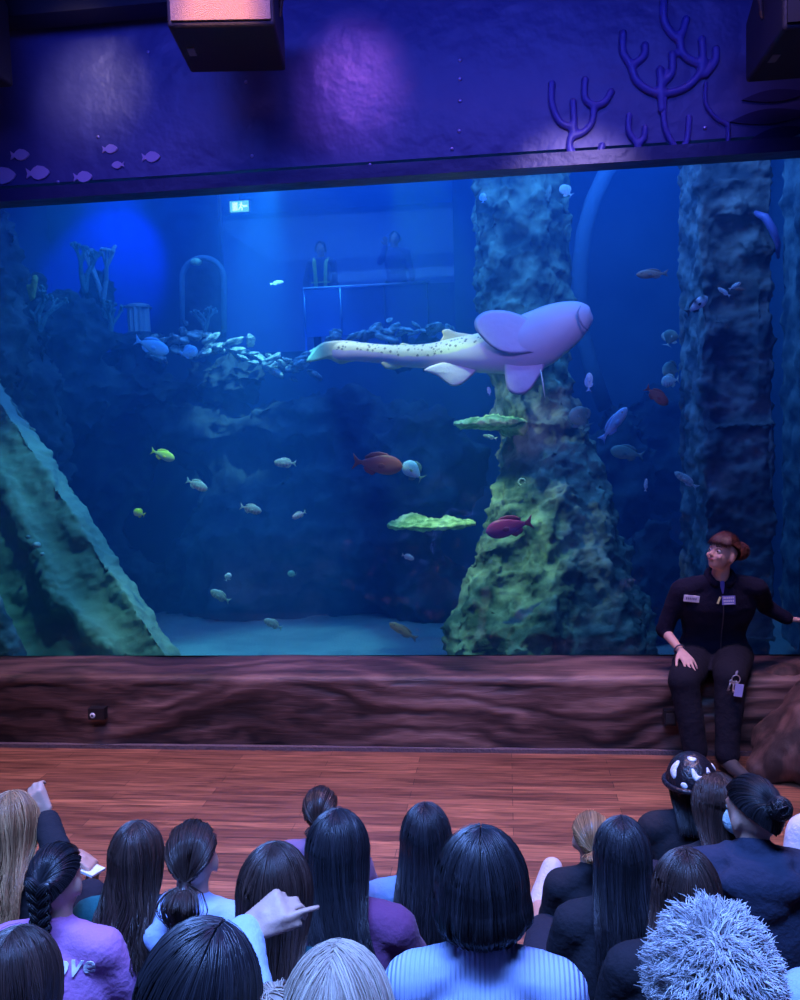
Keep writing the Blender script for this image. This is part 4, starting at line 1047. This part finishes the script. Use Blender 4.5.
# second row, on the first step
person(275, 893, .2, .98, 'person with mid-brown hair in a teal top, behind the raised hand', hair=LH(len=.26, n=520, gather=.1, vol=1.03), hairm=hm_brown, top=c_teal, group=G)
SA = atz(540, 908, .09)
pJ = person(482, 886, .2, 1.04, 'person with a thick black bob in a light blue ribbed jumper', hair=dict(kind='bob', len=.105, n=1000, vol=1.16, lo=55, fly=24), hairm=hm_black, top=m_rib, topname='jumper', group=G, shoe=m_shoew, shorts=True, wide=.93, shoe_k=1.25,
    legov={1: (atz(546, 940, .30), SA, at(551, 872, SA.y+.09)), -1: (atz(455, 905, .42), atz(450, 905, .09), atz(449, 885, .04))})
person(18, 984, .2, .93, 'person with dark swirling hair in the bottom left corner', hair=LH(len=.22, n=620, wave=.018, freq=22, vol=1.1), hairm=hm_brown, top=c_grey, group=G)
person(880, 905, .2, 1.0, 'person in light blue cut off by the right edge, behind the white jumper', hair=LH(len=.2, n=200), hairm=hm_brown, top=c_blue, group=G)
# last row, on the second step
hw = at(243, 930, -4.16); hd_ = (at(305, 890, -4.12)-hw)
pR = person(200, 1004, .4, 1.0, 'person with parted black hair at the bottom, raising a hand', hair=LH(len=.26, n=900, vol=1.08, part=.22), hairm=hm_black, top=c_blue, topname='hoodie', group=G, lean=.12, voxel=.006, head=(.1, .1, 0),
    arms={1: (at(250, 1010, -4.32), hw, hd_*1.0, cF*-.6+cU*.9, 1.0, .02, True, .25), -1: (at(110, 1090, -4.3), at(150, 1080, -4.0), Vector((.5, .6, -.2)), Vector((0, 0, 1)), .5)})
person(338, 1022, .4, .95, 'blonde person with centre-parted hair at the bottom, right of the raised hand', hair=LH(len=.24, n=900, vol=1.06, wave=.010, gap=.005, fly=60), hairm=hm_blond, top=c_mauve, group=G, lean=.12)
c = at(289, 985, -4.33)
t = person(272, 1052, .4, .86, 'person with a small curly blonde bun at the bottom edge, beside the blonde centre parting', hair=dict(kind='bun', len=.1, n=420, T=(.35, -.2, .9), br=.042), hairm=hm_blond, top=c_teal, group=G, lean=.12)
person(713, 984, .4, .93, 'person with short spiky grey-blond hair, largest head at the bottom right', hair=dict(kind='spiky', len=.030, n=11000, vol=1.02, rad=.0011), hairm=hm_grey, top=c_black, group=G, lean=.12)

def back_text(owner, text, z, x0, size, m, shear=.25):
    """raised lettering laid on the back of a top"""
    cu = bpy.data.curves.new('lettering', 'FONT'); cu.body = text; cu.size = size; cu.shear = shear; cu.offset = size*.010; cu.extrude = .0012; cu.resolution_u = 3
    to = bpy.data.objects.new('lettering', cu); COL.objects.link(to); bpy.context.view_layer.update(); dg = bpy.context.evaluated_depsgraph_get()
    me = bpy.data.meshes.new_from_object(to.evaluated_get(dg)); bpy.data.objects.remove(to)
    top = [c for c in owner.children if c.name.startswith('top')][0]
    import bmesh
    bm = bmesh.new(); bm.from_mesh(me); bmesh.ops.triangulate(bm, faces=bm.faces); bmesh.ops.subdivide_edges(bm, edges=[e for e in bm.edges if e.calc_length() > .012], cuts=2)
    for _ in range(2): bmesh.ops.subdivide_edges(bm, edges=[e for e in bm.edges if e.calc_length() > .008], cuts=1); bmesh.ops.triangulate(bm, faces=bm.faces)
    bm.to_mesh(me); bm.free()
    for v in me.vertices:
        X, Z, D = v.co.x+x0, v.co.y+z, v.co.z
        ok, loc, nor, i_ = top.ray_cast(Vector((X, -1, Z)), Vector((0, 1, 0))); y = loc.y if ok else -.15
        v.co = Vector((X, y-.006-D, Z))
    me.name = 'lettering'; return link('lettering', me, m, top, False)
pB = [o for o in bpy.data.objects if 'pink sweatshirt' in str(o.get('label', ''))][0]
bpy.context.view_layer.update()
back_text(pB, 'love', .475, .010, .082, mat('print_white', (.85, .85, .92), .6))
# ------------------------------------------------------------------ the staff member on the ledge
hm_aub2 = mat('auburn_fringe', (.09, .03, .03), .4, var=(60, (.04, .014, .016)))
def staff():
    Xc = at(713, 650, -.34).x
    root = Vector((Xc, -.34, .47))
    sk = mat('skin_fair', (.72, .45, .38), .5, bump=(160, .06))
    kR, aR = Vector((at(684, 690, -.70).x, -.70, .50)), Vector((at(696, 745, -.76).x, -.76, .09))
    kL, aL = Vector((at(730, 690, -.72).x, -.72, .53)), Vector((at(727, 745, -.80).x, -.80, .09))
    navy = cloth('navy_fleece', (.008, .008, .030)); trs = cloth('black_trousers', (.007, .007, .018))
    # local +x is the image's left
    arms = {1: (at(664, 630, -.42), at(681, 651, -.60), Vector((.25, -.75, -.38)), Vector((0, -.25, 1)), .28),
            -1: (at(765, 606, -.30), at(788, 619, -.30), Vector((1, .1, -.1)), Vector((0, 0, 1)), .4)}
    t, Hm, A, rt, Rz, k, L = person(label='staff member in dark fleece sitting on the wooden ledge, looking up to the side', s=.975, seat=.47, root=root, yaw=math.pi+.05, lean=.24, calf=1.35, neck_len=-.01,
        head=(-.28, -.12, -.92), hair=None, top=navy, topname='fleece', trousers=trs, skin=sk, wide=1.34, arms=arms, sleeve={1: .12, -1: 1.0}, voxel=.0058, name='staff_member',
        legov={1: (kR, aR, aR+Vector((-.04, -.17, -.035))), -1: (kL, aL, aL+Vector((.05, -.17, -.035)))})
    t['category'] = 'person'
    def backy(z): return -.14
    Hair(Hm, dict(kind='bun', len=.1, n=800, T=(-.15, -1.0, .30), br=.052, vol=1.05, fly=50), 1.0, 5, backy).build('hair', hm_aub, t)
    # fringe over the forehead
    b = MB(); rg = random.Random(4)
    for i in range(170):
        az = R(rg.uniform(-66, 66)); el1 = R(rg.uniform(8, 20)+6*abs(az)); pts = []
        for j in range(7):
            el = R(80)+(el1-R(80))*j/6; k_ = 1.05+.01*math.sin(j)+rg.uniform(0, .01)
            pts.append(Hm @ Vector((.083*k_*math.sin(az)*math.cos(el), .101*k_*math.cos(az)*math.cos(el), .112*k_*math.sin(el)+.004)))
        b.tube(pts, [.0026, .0026, .0026, .0024, .002, .0016, .0006], 4)
    b.obj('fringe', hm_aub2, t)
    for sg in (-1, 1):
        MB().tube([Hm @ Vector((sg*(.016+.03*u), .093-.012*u, .026+.005*math.sin(u*3))) for u in (0, .35, .7, 1)], [.0022, .003, .0026, .001], 6).obj('eyebrow', mat('auburn_fringe', (.13, .035, .035), .4), t)
    def on(px, py, Y): return Rz.transposed() @ (at(px, py, Y)-rt)
    fy = 0
    rl = rotx(-.24)
    def front(x, z):
        dpt = float(np.interp(z, (.06, .10, .16, .23, .30, .37, .44, .50, .55), (.10, .115, .108, .094, .094, .102, .100, .085, .060)))+.02
        return rl @ Vector((x, dpt, z))
    # collar
    b = MB()
    for sg in (-1, 1):
        pts = [rl @ Vector((sg*(.012+.064*math.sin(a)), .060*math.cos(a)+.008, .618-.030*math.cos(a))) for a in np.linspace(.15, 2.7, 9)]
        b.tube(pts, .013, 8, 1.6)
    b.obj('collar', navy, t)
    b = MB(); b.cap(rl @ Vector((0, .035, .60)), rl @ Vector((0, .072, .535)), .024, .010); b.obj('undershirt', cloth('violet_shirt', (.20, .15, .55)), t)
    pts = [front(0, z) for z in np.linspace(.14, .49, 14)]
    MB().tube([p+Vector((0, -.001, 0)) for p in pts], .0035, 6).obj('zip', mat('zip', (.08, .08, .12), .4, .6), t)
    return t, Rz, rt, A
t_staff, RzS, rtS, AS = staff()
def surf_hit(names, px, py):
    """point and normal of the first surface of one of the staff member's garments at a photo position"""
    dg = bpy.context.evaluated_depsgraph_get(); dg.update()
    d = (cF+cR*((px-400)/FPX)+cU*((500-py)/FPX)).normalized()
    for c in t_staff.children:
        if c.name.split('.')[0] in names:
            mi = c.matrix_world.inverted(); ok, loc, nor, idx = c.ray_cast(mi @ CAM, mi.to_3x3() @ d)
            if ok: return c.matrix_world @ loc, (c.matrix_world.to_3x3() @ nor).normalized()
    return None, None
bpy.context.view_layer.update()
def patch(name, px, py, wpx, hpx, m, rot=0, label=None, th=.003, lift=.011):
    p, n = surf_hit(('fleece',), px, py)
    if p is None: return None
    k = (p-CAM).dot(cF)/FPX; n = (n-cF*1.2).normalized()
    x = (cR-n*cR.dot(n)).normalized(); y = n.cross(x); x, y = x*math.cos(rot)+y*math.sin(rot), y*math.cos(rot)-x*math.sin(rot)
    M = Matrix((x, y, n)).transposed()
    inv = t_staff.matrix_world.inverted()
    def W(q): return inv @ (p+M @ Vector(q))
    b = MB().box((0, 0, lift), (wpx*k/2, hpx*k/2, th)); b.V = [W(v) for v in b.V]
    o = b.obj(name, m, t_staff, False)
    if label: o['label'] = label
    return W, k, o
m_badge = mat('badge_white', (.85, .82, .95), .5); m_ink = mat('badge_ink', (.12, .12, .30), .6); m_logo = mat('logo_blue', (.25, .25, .75), .6)
r = patch('name_badge', 691, 598, 15, 6.5, m_badge, -.08, 'white name badge', .006, .013)
if r:
    W, k, o = r
    for i, (x, w_) in enumerate(((-5, 1.2), (-3.2, 1), (-1.6, 1.2), (.2, 1), (2, 1.3), (4, 1.0))):
        b = MB().box((x*k, .2*k, .0205), (w_*k*.42, 1.1*k, .0006)); b.V = [W(v) for v in b.V]; b.obj('letter', m_ink, o, False)
r = patch('embroidered_logo', 728, 600, 13, 9, m_logo, .05, 'blue and white embroidered logo')
if r:
    W, k, o = r
    for y_ in (2.6, -.6):
        for x in (-4.6, -2.9, -1.1, .6, 2.4, 4.3):
            b = MB().box((x*k, y_*k, .015), (.6*k, .9*k, .0006)); b.V = [W(v) for v in b.V]; b.obj('letter', m_badge, o, False)
    b = MB().box((0, -3.3*k, .015), (5*k, .5*k, .0006)); b.V = [W(v) for v in b.V]; b.obj('underline', m_badge, o, False)
r = patch('pen', 718.5, 600, 1.8, 7.5, mat('pen_yellow', (.9, .9, .4), .4), -.35, 'yellowish pen')
# bracelet
e, wr = AS[1][0], AS[1][1]; ax = (wr-e).normalized(); q1 = ax.orthogonal().normalized(); q2 = ax.cross(q1); c = wr-ax*.012
MB().tube([c+(q1*math.cos(a)+q2*math.sin(a))*.030 for a in np.linspace(0, 2*math.pi, 20)], .0045, 6).obj('bracelet', mat('bracelet', (.06, .06, .12), .4), t_staff)
# keys and pass hanging from the waist: held by her, a thing of its own
k0, n0 = surf_hit(('fleece', 'trousers'), 738, 652); k1, n1 = surf_hit(('fleece', 'trousers'), 734, 678)
k0 = (k0-cF*.012) if k0 else at(741, 652, -.7); k1 = (k1-cF*.03) if k1 else at(734, 680, -.85)
t = thing('key_ring', 'bunch of keys and a pass card hanging at the staff member\'s hip', 'keys', k1)
MB().tube([k0-k1, (k0-k1)*.5+Vector((.0, -.035, .02)), Vector((0, 0, .02))], .006, 6, .4).obj('strap', mat('strap', (.2, .2, .3), .7), t)
MB().tube([Vector((.022*math.cos(a), 0, .022*math.sin(a))) for a in np.linspace(0, 6.28, 16)], .003, 6).obj('ring', mat('steel', (.6, .6, .65), .3, .9), t)
MB().box((.012, -.01, -.06), (.022, .003, .035), roty(.15)).obj('pass_card', mat('pass_card', (.45, .45, .85), .4), t, False)
for x, a in ((-.02, .35), (-.01, .1), (.0, -.1)):
    b = MB(); rm = roty(a); b.box(rm @ Vector((x, 0, -.05)), (.004, .002, .028), rm); b.ell(rm @ Vector((x, 0, -.022)), (.011, .003, .011)); b.box(rm @ Vector((x+.006, 0, -.068)), (.004, .002, .004), rm); b.obj('key', mat('steel', (.6, .6, .65), .3, .9), t)
# cap with white patches on the child in front
def cap_patches():
    for o in bpy.data.objects:
        if str(o.get('label', '')).startswith('child in a black cap'):
            hm = None
            for c in o.children:
                if c.name.startswith('hair'): hm = c
            co = np.array([v.co for v in hm.data.vertices]); zt = co[:, 2].max(); sel = co[co[:, 2] > zt-.10]; c0 = Vector((sel[:, 0].mean(), sel[:, 1].mean()+.0, zt-.095))
            m = mat('black_plush', (.015, .013, .02), .28, bump=(60, .3)); mw = mat('white_plush', (.85, .82, .88), .35, bump=(60, .3))
            b = MB(); n = 22; V = []; F = []
            for i in range(9):
                th = math.pi*.5*i/8
                for j in range(n): a = 2*math.pi*j/n; V.append((c0.x+.095*math.sin(th)*math.cos(a) if i else c0.x+.004*math.cos(a), c0.y+(.108*math.sin(th) if i else .004)*math.sin(a), c0.z+.115*math.cos(th)))
            for i in range(8):
                for j in range(n): F.append((i*n+j, (i+1)*n+j, (i+1)*n+(j+1) % n, i*n+(j+1) % n))
            F.append(tuple(range(n)))
            F.append(tuple(8*n+j for j in range(n)))
            b.add(V, F); cp = b.obj('cap', m, o)
            MB().tube([c0+Vector((.097*math.cos(a), .110*math.sin(a), .004)) for a in np.linspace(0, 6.28, 30)], .011, 8).obj('cap_band', m, cp)
            for path, rr in (([(-2.2, 1.25), (-1.7, 1.15), (-1.3, 1.2)], .011), ([(-2.7, .95), (-2.75, .6), (-2.5, .35)], .017), ([(-1.75, .80), (-1.6, .50), (-1.25, .40), (-.95, .52), (-.85, .78)], .014),
                             ([(-2.2, .25), (-1.95, .18)], .012), ([(1.2, .9), (1.5, .5), (1.9, .5)], .015), ([(-.1, .7), (.1, .4)], .015)):
                pts = []
                for u in np.linspace(0, len(path)-1, 4*len(path)):
                    i0 = min(int(u), len(path)-2); f_ = u-i0; az = path[i0][0]*(1-f_)+path[i0+1][0]*f_; el = path[i0][1]*(1-f_)+path[i0+1][1]*f_
                    pts.append(c0+Vector((math.cos(el)*math.cos(az)*.095, math.cos(el)*math.sin(az)*.108, math.sin(el)*.115)))
                n_ = len(pts); b = MB().tube(pts, [rr*math.sin(math.pi*(i+.6)/(n_+.2))**.6 for i in range(n_)], 8)
                b.V = [tuple(c0+(Vector(v)-c0)*(1+.0) if True else v) for v in b.V]
                for i, v in enumerate(b.V):
                    d = Vector(v)-c0; q = math.sqrt((d.x/.095)**2+(d.y/.108)**2+(d.z/.115)**2); d *= (1+(q-1)*.25)/q; b.V[i] = tuple(c0+d)
                b.obj('patch', mw, cp)['label'] = 'white patch'
        if 'pale face mask' in str(o.get('label', '')):
            hm = [c for c in o.children if c.name.startswith('lips')][0]
            co = np.array([v.co for v in hm.data.vertices]).mean(0); c = Vector(co); d = Vector((-math.sin(.6), math.cos(.6), 0)); q = d.to_track_quat('Y', 'Z').to_matrix()
            b = MB(); b.ell(c-d*.035+Vector((0, 0, .012)), (.066, .050, .052), q); 
            blob('face_mask', b, mat('mask_cyan', (.55, .85, .92), .8, bump=(90, .5)), .008, o, 2)
cap_patches()
# ------------------------------------------------------------------ fittings on the room side
m_blk = mat('black_plastic', (.012, .012, .018), .45)
c = at(99, 712, -.51)
t = thing('wall_sensor', 'small black box with a round white button on the left of the ledge front', 'device', c)
MB().box((0, -.015, 0), (.052, .03, .036)).obj('case', m_blk, t, False)
MB().ell((-.022, -.047, -.008), (.018, .006, .018)).obj('button', mat('button_white', (.85, .85, .9), .4), t)
MB().ell((-.022, -.053, -.008), (.007, .003, .007)).obj('button_centre', m_blk, t)
c = at(669, 716, -.52)
t = thing('wall_sensor', 'plain black box on the ledge front beside the staff member\'s leg', 'device', c)
MB().box((0, -.015, 0), (.034, .03, .045)).obj('case', m_blk, t, False)
MB().box((0, -.05, .0), (.024, .006, .03)).obj('grille', mat('grille', (.03, .03, .035), .7), t, False)
# chunky carved root in the corner
m_bark = mat('bark', (.035, .018, .018), .7, bump=(9, .9, 7, (1, 1, .25)), var=(5, (.16, .08, .07), (2, 2, .5)))
b = MB(); b.cap(at(792, 745, -.72), at(838, 705, -.62), .20, .22); b.cap(at(765, 772, -.85), at(812, 735, -.8), .10, .20); b.cap(at(830, 760, -.9), at(850, 715, -.7), .22, .2)
tag(blob('carved_root', b, m_bark, .02, None, 3, ((.25, .07), (.08, .03))), 'thick brown carved root rising from the floor at the right edge', 'root')
b = MB(); b.ell(at(786, 680, -.36), (.16, .12, .10)); b.ell(at(805, 676, -.30), (.14, .12, .11))
tag(blob('carved_knot', b, m_bark, .016, None, 3, ((.15, .05), (.06, .02))), 'rounded dark wooden knot on the ledge right of the staff member', 'knot')

# painted and raised fascia decoration
m_relief = mat('relief_paint', (.10, .10, .42), .38); m_pale = mat('pale_paint', (.62, .52, .80), .5)
YF = -.128
def coral_relief(paths, label, r=.028):
    b = MB()
    for p in paths:
        pts = [at(x, y, YF) for x, y in p]
        C = []
        for i in range(len(pts)-1):
            q = [pts[max(0, i-1)], pts[i], pts[i+1], pts[min(len(pts)-1, i+2)]]
            for j in range(5):
                u = j/5; C.append(.5*((2*q[1])+(-q[0]+q[2])*u+(2*q[0]-5*q[1]+4*q[2]-q[3])*u*u+(-q[0]+3*q[1]-3*q[2]+q[3])*u**3))
        C.append(pts[-1]); b.tube(C, r, 10); b.ell(C[-1], r*1.05); b.ell(C[0], r*1.05)
    b2 = blob('coral_relief', b, m_relief, .011, None, 2)
    for v in b2.data.vertices: pass
    return tag(b2, label, 'wall decoration', 'raised coral shapes on the fascia')
coral_relief([[(552, 84), (552, 104), (560, 122), (573, 128)], [(585, 80), (585, 98), (593, 105), (604, 103), (611, 92)], [(594, 106), (592, 122), (584, 132), (575, 136)], [(573, 102), (574, 128), (570, 140), (570, 152), (574, 158)], [(572, 152), (580, 160), (596, 158), (602, 146)]],
    'raised coral shape with five arms, leftmost on the fascia', .024)
coral_relief([[(629, 116), (629, 132), (636, 143), (641, 157)], [(645, 128), (644, 138), (640, 143)], [(664, 100), (664, 122), (669, 138), (680, 154)], [(689, 118), (687, 140), (680, 154)]], 'low raised coral shape of two small forks, under the big one', .022)
coral_relief([[(623, 34), (623, 52), (631, 66), (636, 80), (648, 90), (664, 94), (685, 88), (698, 76), (704, 62)], [(645, 46), (644, 56), (632, 66)], [(664, 0), (664, 20), (672, 34), (680, 38), (686, 20)], [(661, 94), (662, 110)], [(680, 38), (682, 52), (690, 60), (702, 62), (702, 40)], [(716, 50), (715, 62), (706, 74)], [(660, 70), (661, 90)], [(672, 55), (672, 72), (664, 82)]],
    'largest raised coral shape with many arms, at the upper right of the fascia', .026)
coral_relief([[(706, 84), (706, 104), (716, 118), (728, 124)], [(728, 126), (728, 140), (725, 148)]], 'thin dark raised coral branch right of the big raised coral', .016)
def leaf(px0, py0, px1, py1, hw, label):
    a, b_ = at(px0, py0, YF), at(px1, py1, YF); d = b_-a; n = Vector((-d.z, 0, d.x)).normalized(); poly = []
    for i in range(13):
        u = i/12; poly.append(a+d*u+n*hw*math.sin(math.pi*u)*(1.2-.5*u))
    for i in range(11, 0, -1):
        u = i/12; poly.append(a+d*u-n*hw*math.sin(math.pi*u)*.8)
    return tag(MB().prism([(p.x, p.z) for p in poly], YF-.005, YF+.008).obj('leaf_relief', mat('dark_relief', (.03, .03, .12), .4), smooth=False), label, 'wall decoration', 'dark fronds on the fascia')
leaf(730, 122, 812, 112, .05, 'upper dark pointed frond on the fascia at the right edge')
leaf(742, 100, 812, 92, .04, 'dark pointed frond just under the right-hand speaker')
leaf(750, 140, 812, 128, .045, 'lowest dark pointed frond on the fascia at the right edge')
def paint_fish(px, py, w, label, flip=1, tilt=0.0):
    c = at(px, py, -.126); k = (c-CAM).dot(cF)/FPX; s = w*k; poly = []
    top = [(-.5, 0), (-.42, .12), (-.25, .24), (0, .29), (.18, .2), (.30, .07), (.5, .22), (.44, 0), (.5, -.2), (.30, -.07), (.18, -.2), (0, -.27), (-.25, -.22), (-.42, -.11)]
    for x, z in top:
        x *= flip; poly.append((c.x+(x*math.cos(tilt)-z*math.sin(tilt))*s, c.z+(x*math.sin(tilt)+z*math.cos(tilt))*s))
    return tag(MB().prism(poly, -.131, -.118).obj('fish_cutout', m_pale, smooth=False), label, 'wall decoration', 'lilac fish cut-outs on the fascia')
paint_fish(20, 155, 20, 'flat lilac fish cut-out, uppermost near the left edge', -1)
paint_fish(2, 176, 30, 'large flat lilac fish cut-out cut off by the left edge', -1)
paint_fish(38, 173, 25, 'flat lilac fish cut-out just right of the large one at the edge', -1)
paint_fish(83, 177, 20, 'flat lilac fish cut-out lowest in the row', -1)
paint_fish(110, 149, 16, 'small flat lilac fish cut-out, highest of the right three', -1)
paint_fish(118, 165, 13, 'smallest flat lilac fish cut-out, between two others', 1)
paint_fish(151, 157, 19, 'flat lilac fish cut-out furthest right in the row', -1)
bp = MB().ell((0, 0, 0), (.012, .007, .012)).obj('bolt', mat('bolt', (.5, .45, .7), .3, .8))
for i, (x, y) in enumerate(((460, 60), (460, 79), (460, 101), (459, 131), (452, 149), (148, 52), (98, 137), (252, 156), (370, 165), (246, 82), (58, 182), (705, 128))):
    o = bp if i == 0 else bp.copy()
    if i: COL.objects.link(o)
    o.location = at(x, y, -.122)
    tag(o, 'tiny metal bolt in the fascia, '+(['topmost', 'second from top', 'middle one', 'second from bottom', 'lowest'][i]+' of the upright row' if i < 5 else ['above the hanging speaker\'s left', 'over the lilac fish', 'just under the hanging speaker', 'under the violet glow', 'beside the hanging speaker', 'below the lilac fish', 'beside the thin dark coral branch'][i-5]), 'bolt', 'bolts in the fascia')

# hanging speakers
def speaker(px, pyn, pyf, Yf, w, h, label, rz=0, nm='hanging_speaker', gm=None):
    f = at(px, pyf, Yf); n = atz(px, pyn, f.z); dp = f.y-n.y
    t = thing(nm, label, 'speaker', (f.x, (f.y+n.y)/2, f.z+h/2), rz)
    poly = [(-dp/2, -h/2), (dp/2, -h/2), (dp/2, h*.30), (dp*.25, h/2), (-dp/2, h/2)]
    V = [(-w/2, y, z) for y, z in poly]+[(w/2, y, z) for y, z in poly]; q = len(poly)
    b = MB().add(V, [tuple(range(q)), tuple(range(2*q-1, q-1, -1))]+[(i, (i+1) % q, (i+1) % q+q, i+q) for i in range(q)])
    o = b.obj('cabinet', mat('speaker_shell', (.03, .03, .035), .55, bump=(120, .2)), t, False)
    md = o.modifiers.new('bev', 'BEVEL'); md.width = .018; md.segments = 3
    MB().box((0, -dp/2-.006, -.0), (w*.46, .008, h*.42)).obj('front_grille', gm or mat('amber_lit_grille', (.62, .42, .26), .6, bump=(200, .6)), t, False)  # default grille colour has the amber light mixed into it
    MB().box((-w*.38, 0, -h/2-.002), (.02, .05, .003)).obj('maker_plate', mat('plate', (.2, .2, .25), .4), t, False)
    for sg in (-1, 1):
        MB().tube([Vector((sg*w*.5, 0, 0)), Vector((sg*(w*.5+.03), 0, h*.5)), Vector((sg*w*.42, 0, h*.75)), Vector((sg*w*.2, 0, 5.66-f.z-h/2))], .013, 8).obj('bracket', mat('bracket', (.25, .2, .2), .4, .7), t)
    MB().tube([Vector((w*.33, -dp*.3, h/2)), Vector((w*.30, -dp*.35, h*.62)), Vector((w*.45, -dp*.3, h*.6)), Vector((w*.5, 0, h*.1))], .007, 6).obj('cable', m_blk, t)
    return t
speaker(246, 24, 72, -.5, .56, .36, 'box speaker hanging above the glass, its front lit amber', .15)
speaker(-18, 34, 90, -.45, .42, .6, 'dark speaker cut off by the left edge near the ceiling', gm=m_blk)
speaker(790, 30, 80, -.45, .48, .4, 'dark speaker near the upper right corner, almost lost in shade', gm=m_blk)
b = MB(); a = at(-60, 12, -1.0); q = at(0, 20, -.35); b.box((q.x+.1, -.27, q.z+.12), (1.15, .10, .11)); b.box((q.x+.1, -.27, q.z+.5), (1.1, .03, .28))
struct(b.obj('trim_3', m_blk, smooth=False))

# people and rail in the far gallery
YG = 7.4
fg = fz
def far_person(px, py, top, label, hm, vest=None, Y=7.4, **k):
    h = at(px, py, Y); s = 1.0
    tt = person(label=label, s=.98, seat=0, root=Vector((h.x, Y, h.z-.785)), yaw=math.pi, hair=dict(kind='bob', len=.04, n=120), hairm=hm, top=top, voxel=.012,
           legov={sg: (Vector((h.x+sg*-.1, Y-.03, h.z-1.15)), Vector((h.x+sg*-.1, Y, fg+.07)), Vector((h.x+sg*-.11, Y-.15, fg+.04))) for sg in (-1, 1)}, lean=0.02, **k)[0]
    return tt
fp = far_person(321, 246, cloth('dark_jacket', (.16, .19, .32)), 'person in a reflective yellow vest standing in the gallery behind the tank', hm_brown, arms={s_: (at(321-s_*15, 284, 7.4), at(321-s_*10, 300, 7.25), Vector((0, -.5, -.3)), Vector((0, -1, .4)), .5) for s_ in (-1, 1)})
b = MB()
for sg in (-1, 1): b.tube([Vector((sg*.10, .02, .61)), Vector((sg*.085, .125, .52)), Vector((sg*.075, .135, .35)), Vector((sg*.07, .13, .16))], .028, 8, .4)
b.tube([Vector((-.14, .12, .24)), Vector((0, .142, .24)), Vector((.14, .12, .24))], .022, 8, .4)
b.obj('safety_vest', mat('hi_vis', (.8, .95, .25), .5), fp)['label'] = 'yellow reflective strips'
h = at(395, 236, 7.5)
far_person(395, 236, cloth('indigo_jacket', (.14, .13, .40)), 'person in an indigo jacket raising an arm in the gallery behind the tank', hm_brown, Y=7.5, arms={1: (at(380, 262, 7.4), at(386, 246, 7.25), Vector((0, -.4, 1)), Vector((0, 1, .4)), .5), -1: (at(412, 275, 7.45), at(408, 290, 7.3), Vector((0, -.5, -.3)), Vector((0, -1, .4)), .5)})
b = MB(); b.tube([at(303, 289, 6.9), at(429, 282, 6.9)], .018, 8)
t = thing('handrail', 'thin pale handrail crossing the gallery behind the tank', 'rail', at(380, 285, 6.9))
MB().tube([at(303, 289, 6.9)-t.location, at(429, 282, 6.9)-t.location], .018, 8).obj('rail', mat('rail_steel', (.6, .65, .8), .3, .6), t)
for x in (304, 340, 384, 427):
    p = at(x, 287-(x-338)*.055, 6.9); MB().tube([p-t.location, Vector((p.x, p.y, fz))-t.location], .014, 8).obj('post', mat('rail_dark', (.15, .18, .3), .4, .5), t)

p0, p1 = at(302, 290, 7.0), at(470, 330, 7.0)
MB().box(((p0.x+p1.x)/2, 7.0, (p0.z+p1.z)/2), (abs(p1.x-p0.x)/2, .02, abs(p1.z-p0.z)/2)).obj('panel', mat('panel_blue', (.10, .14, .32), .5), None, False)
o = bpy.data.objects['panel']; o.parent = t; o.location = -t.location
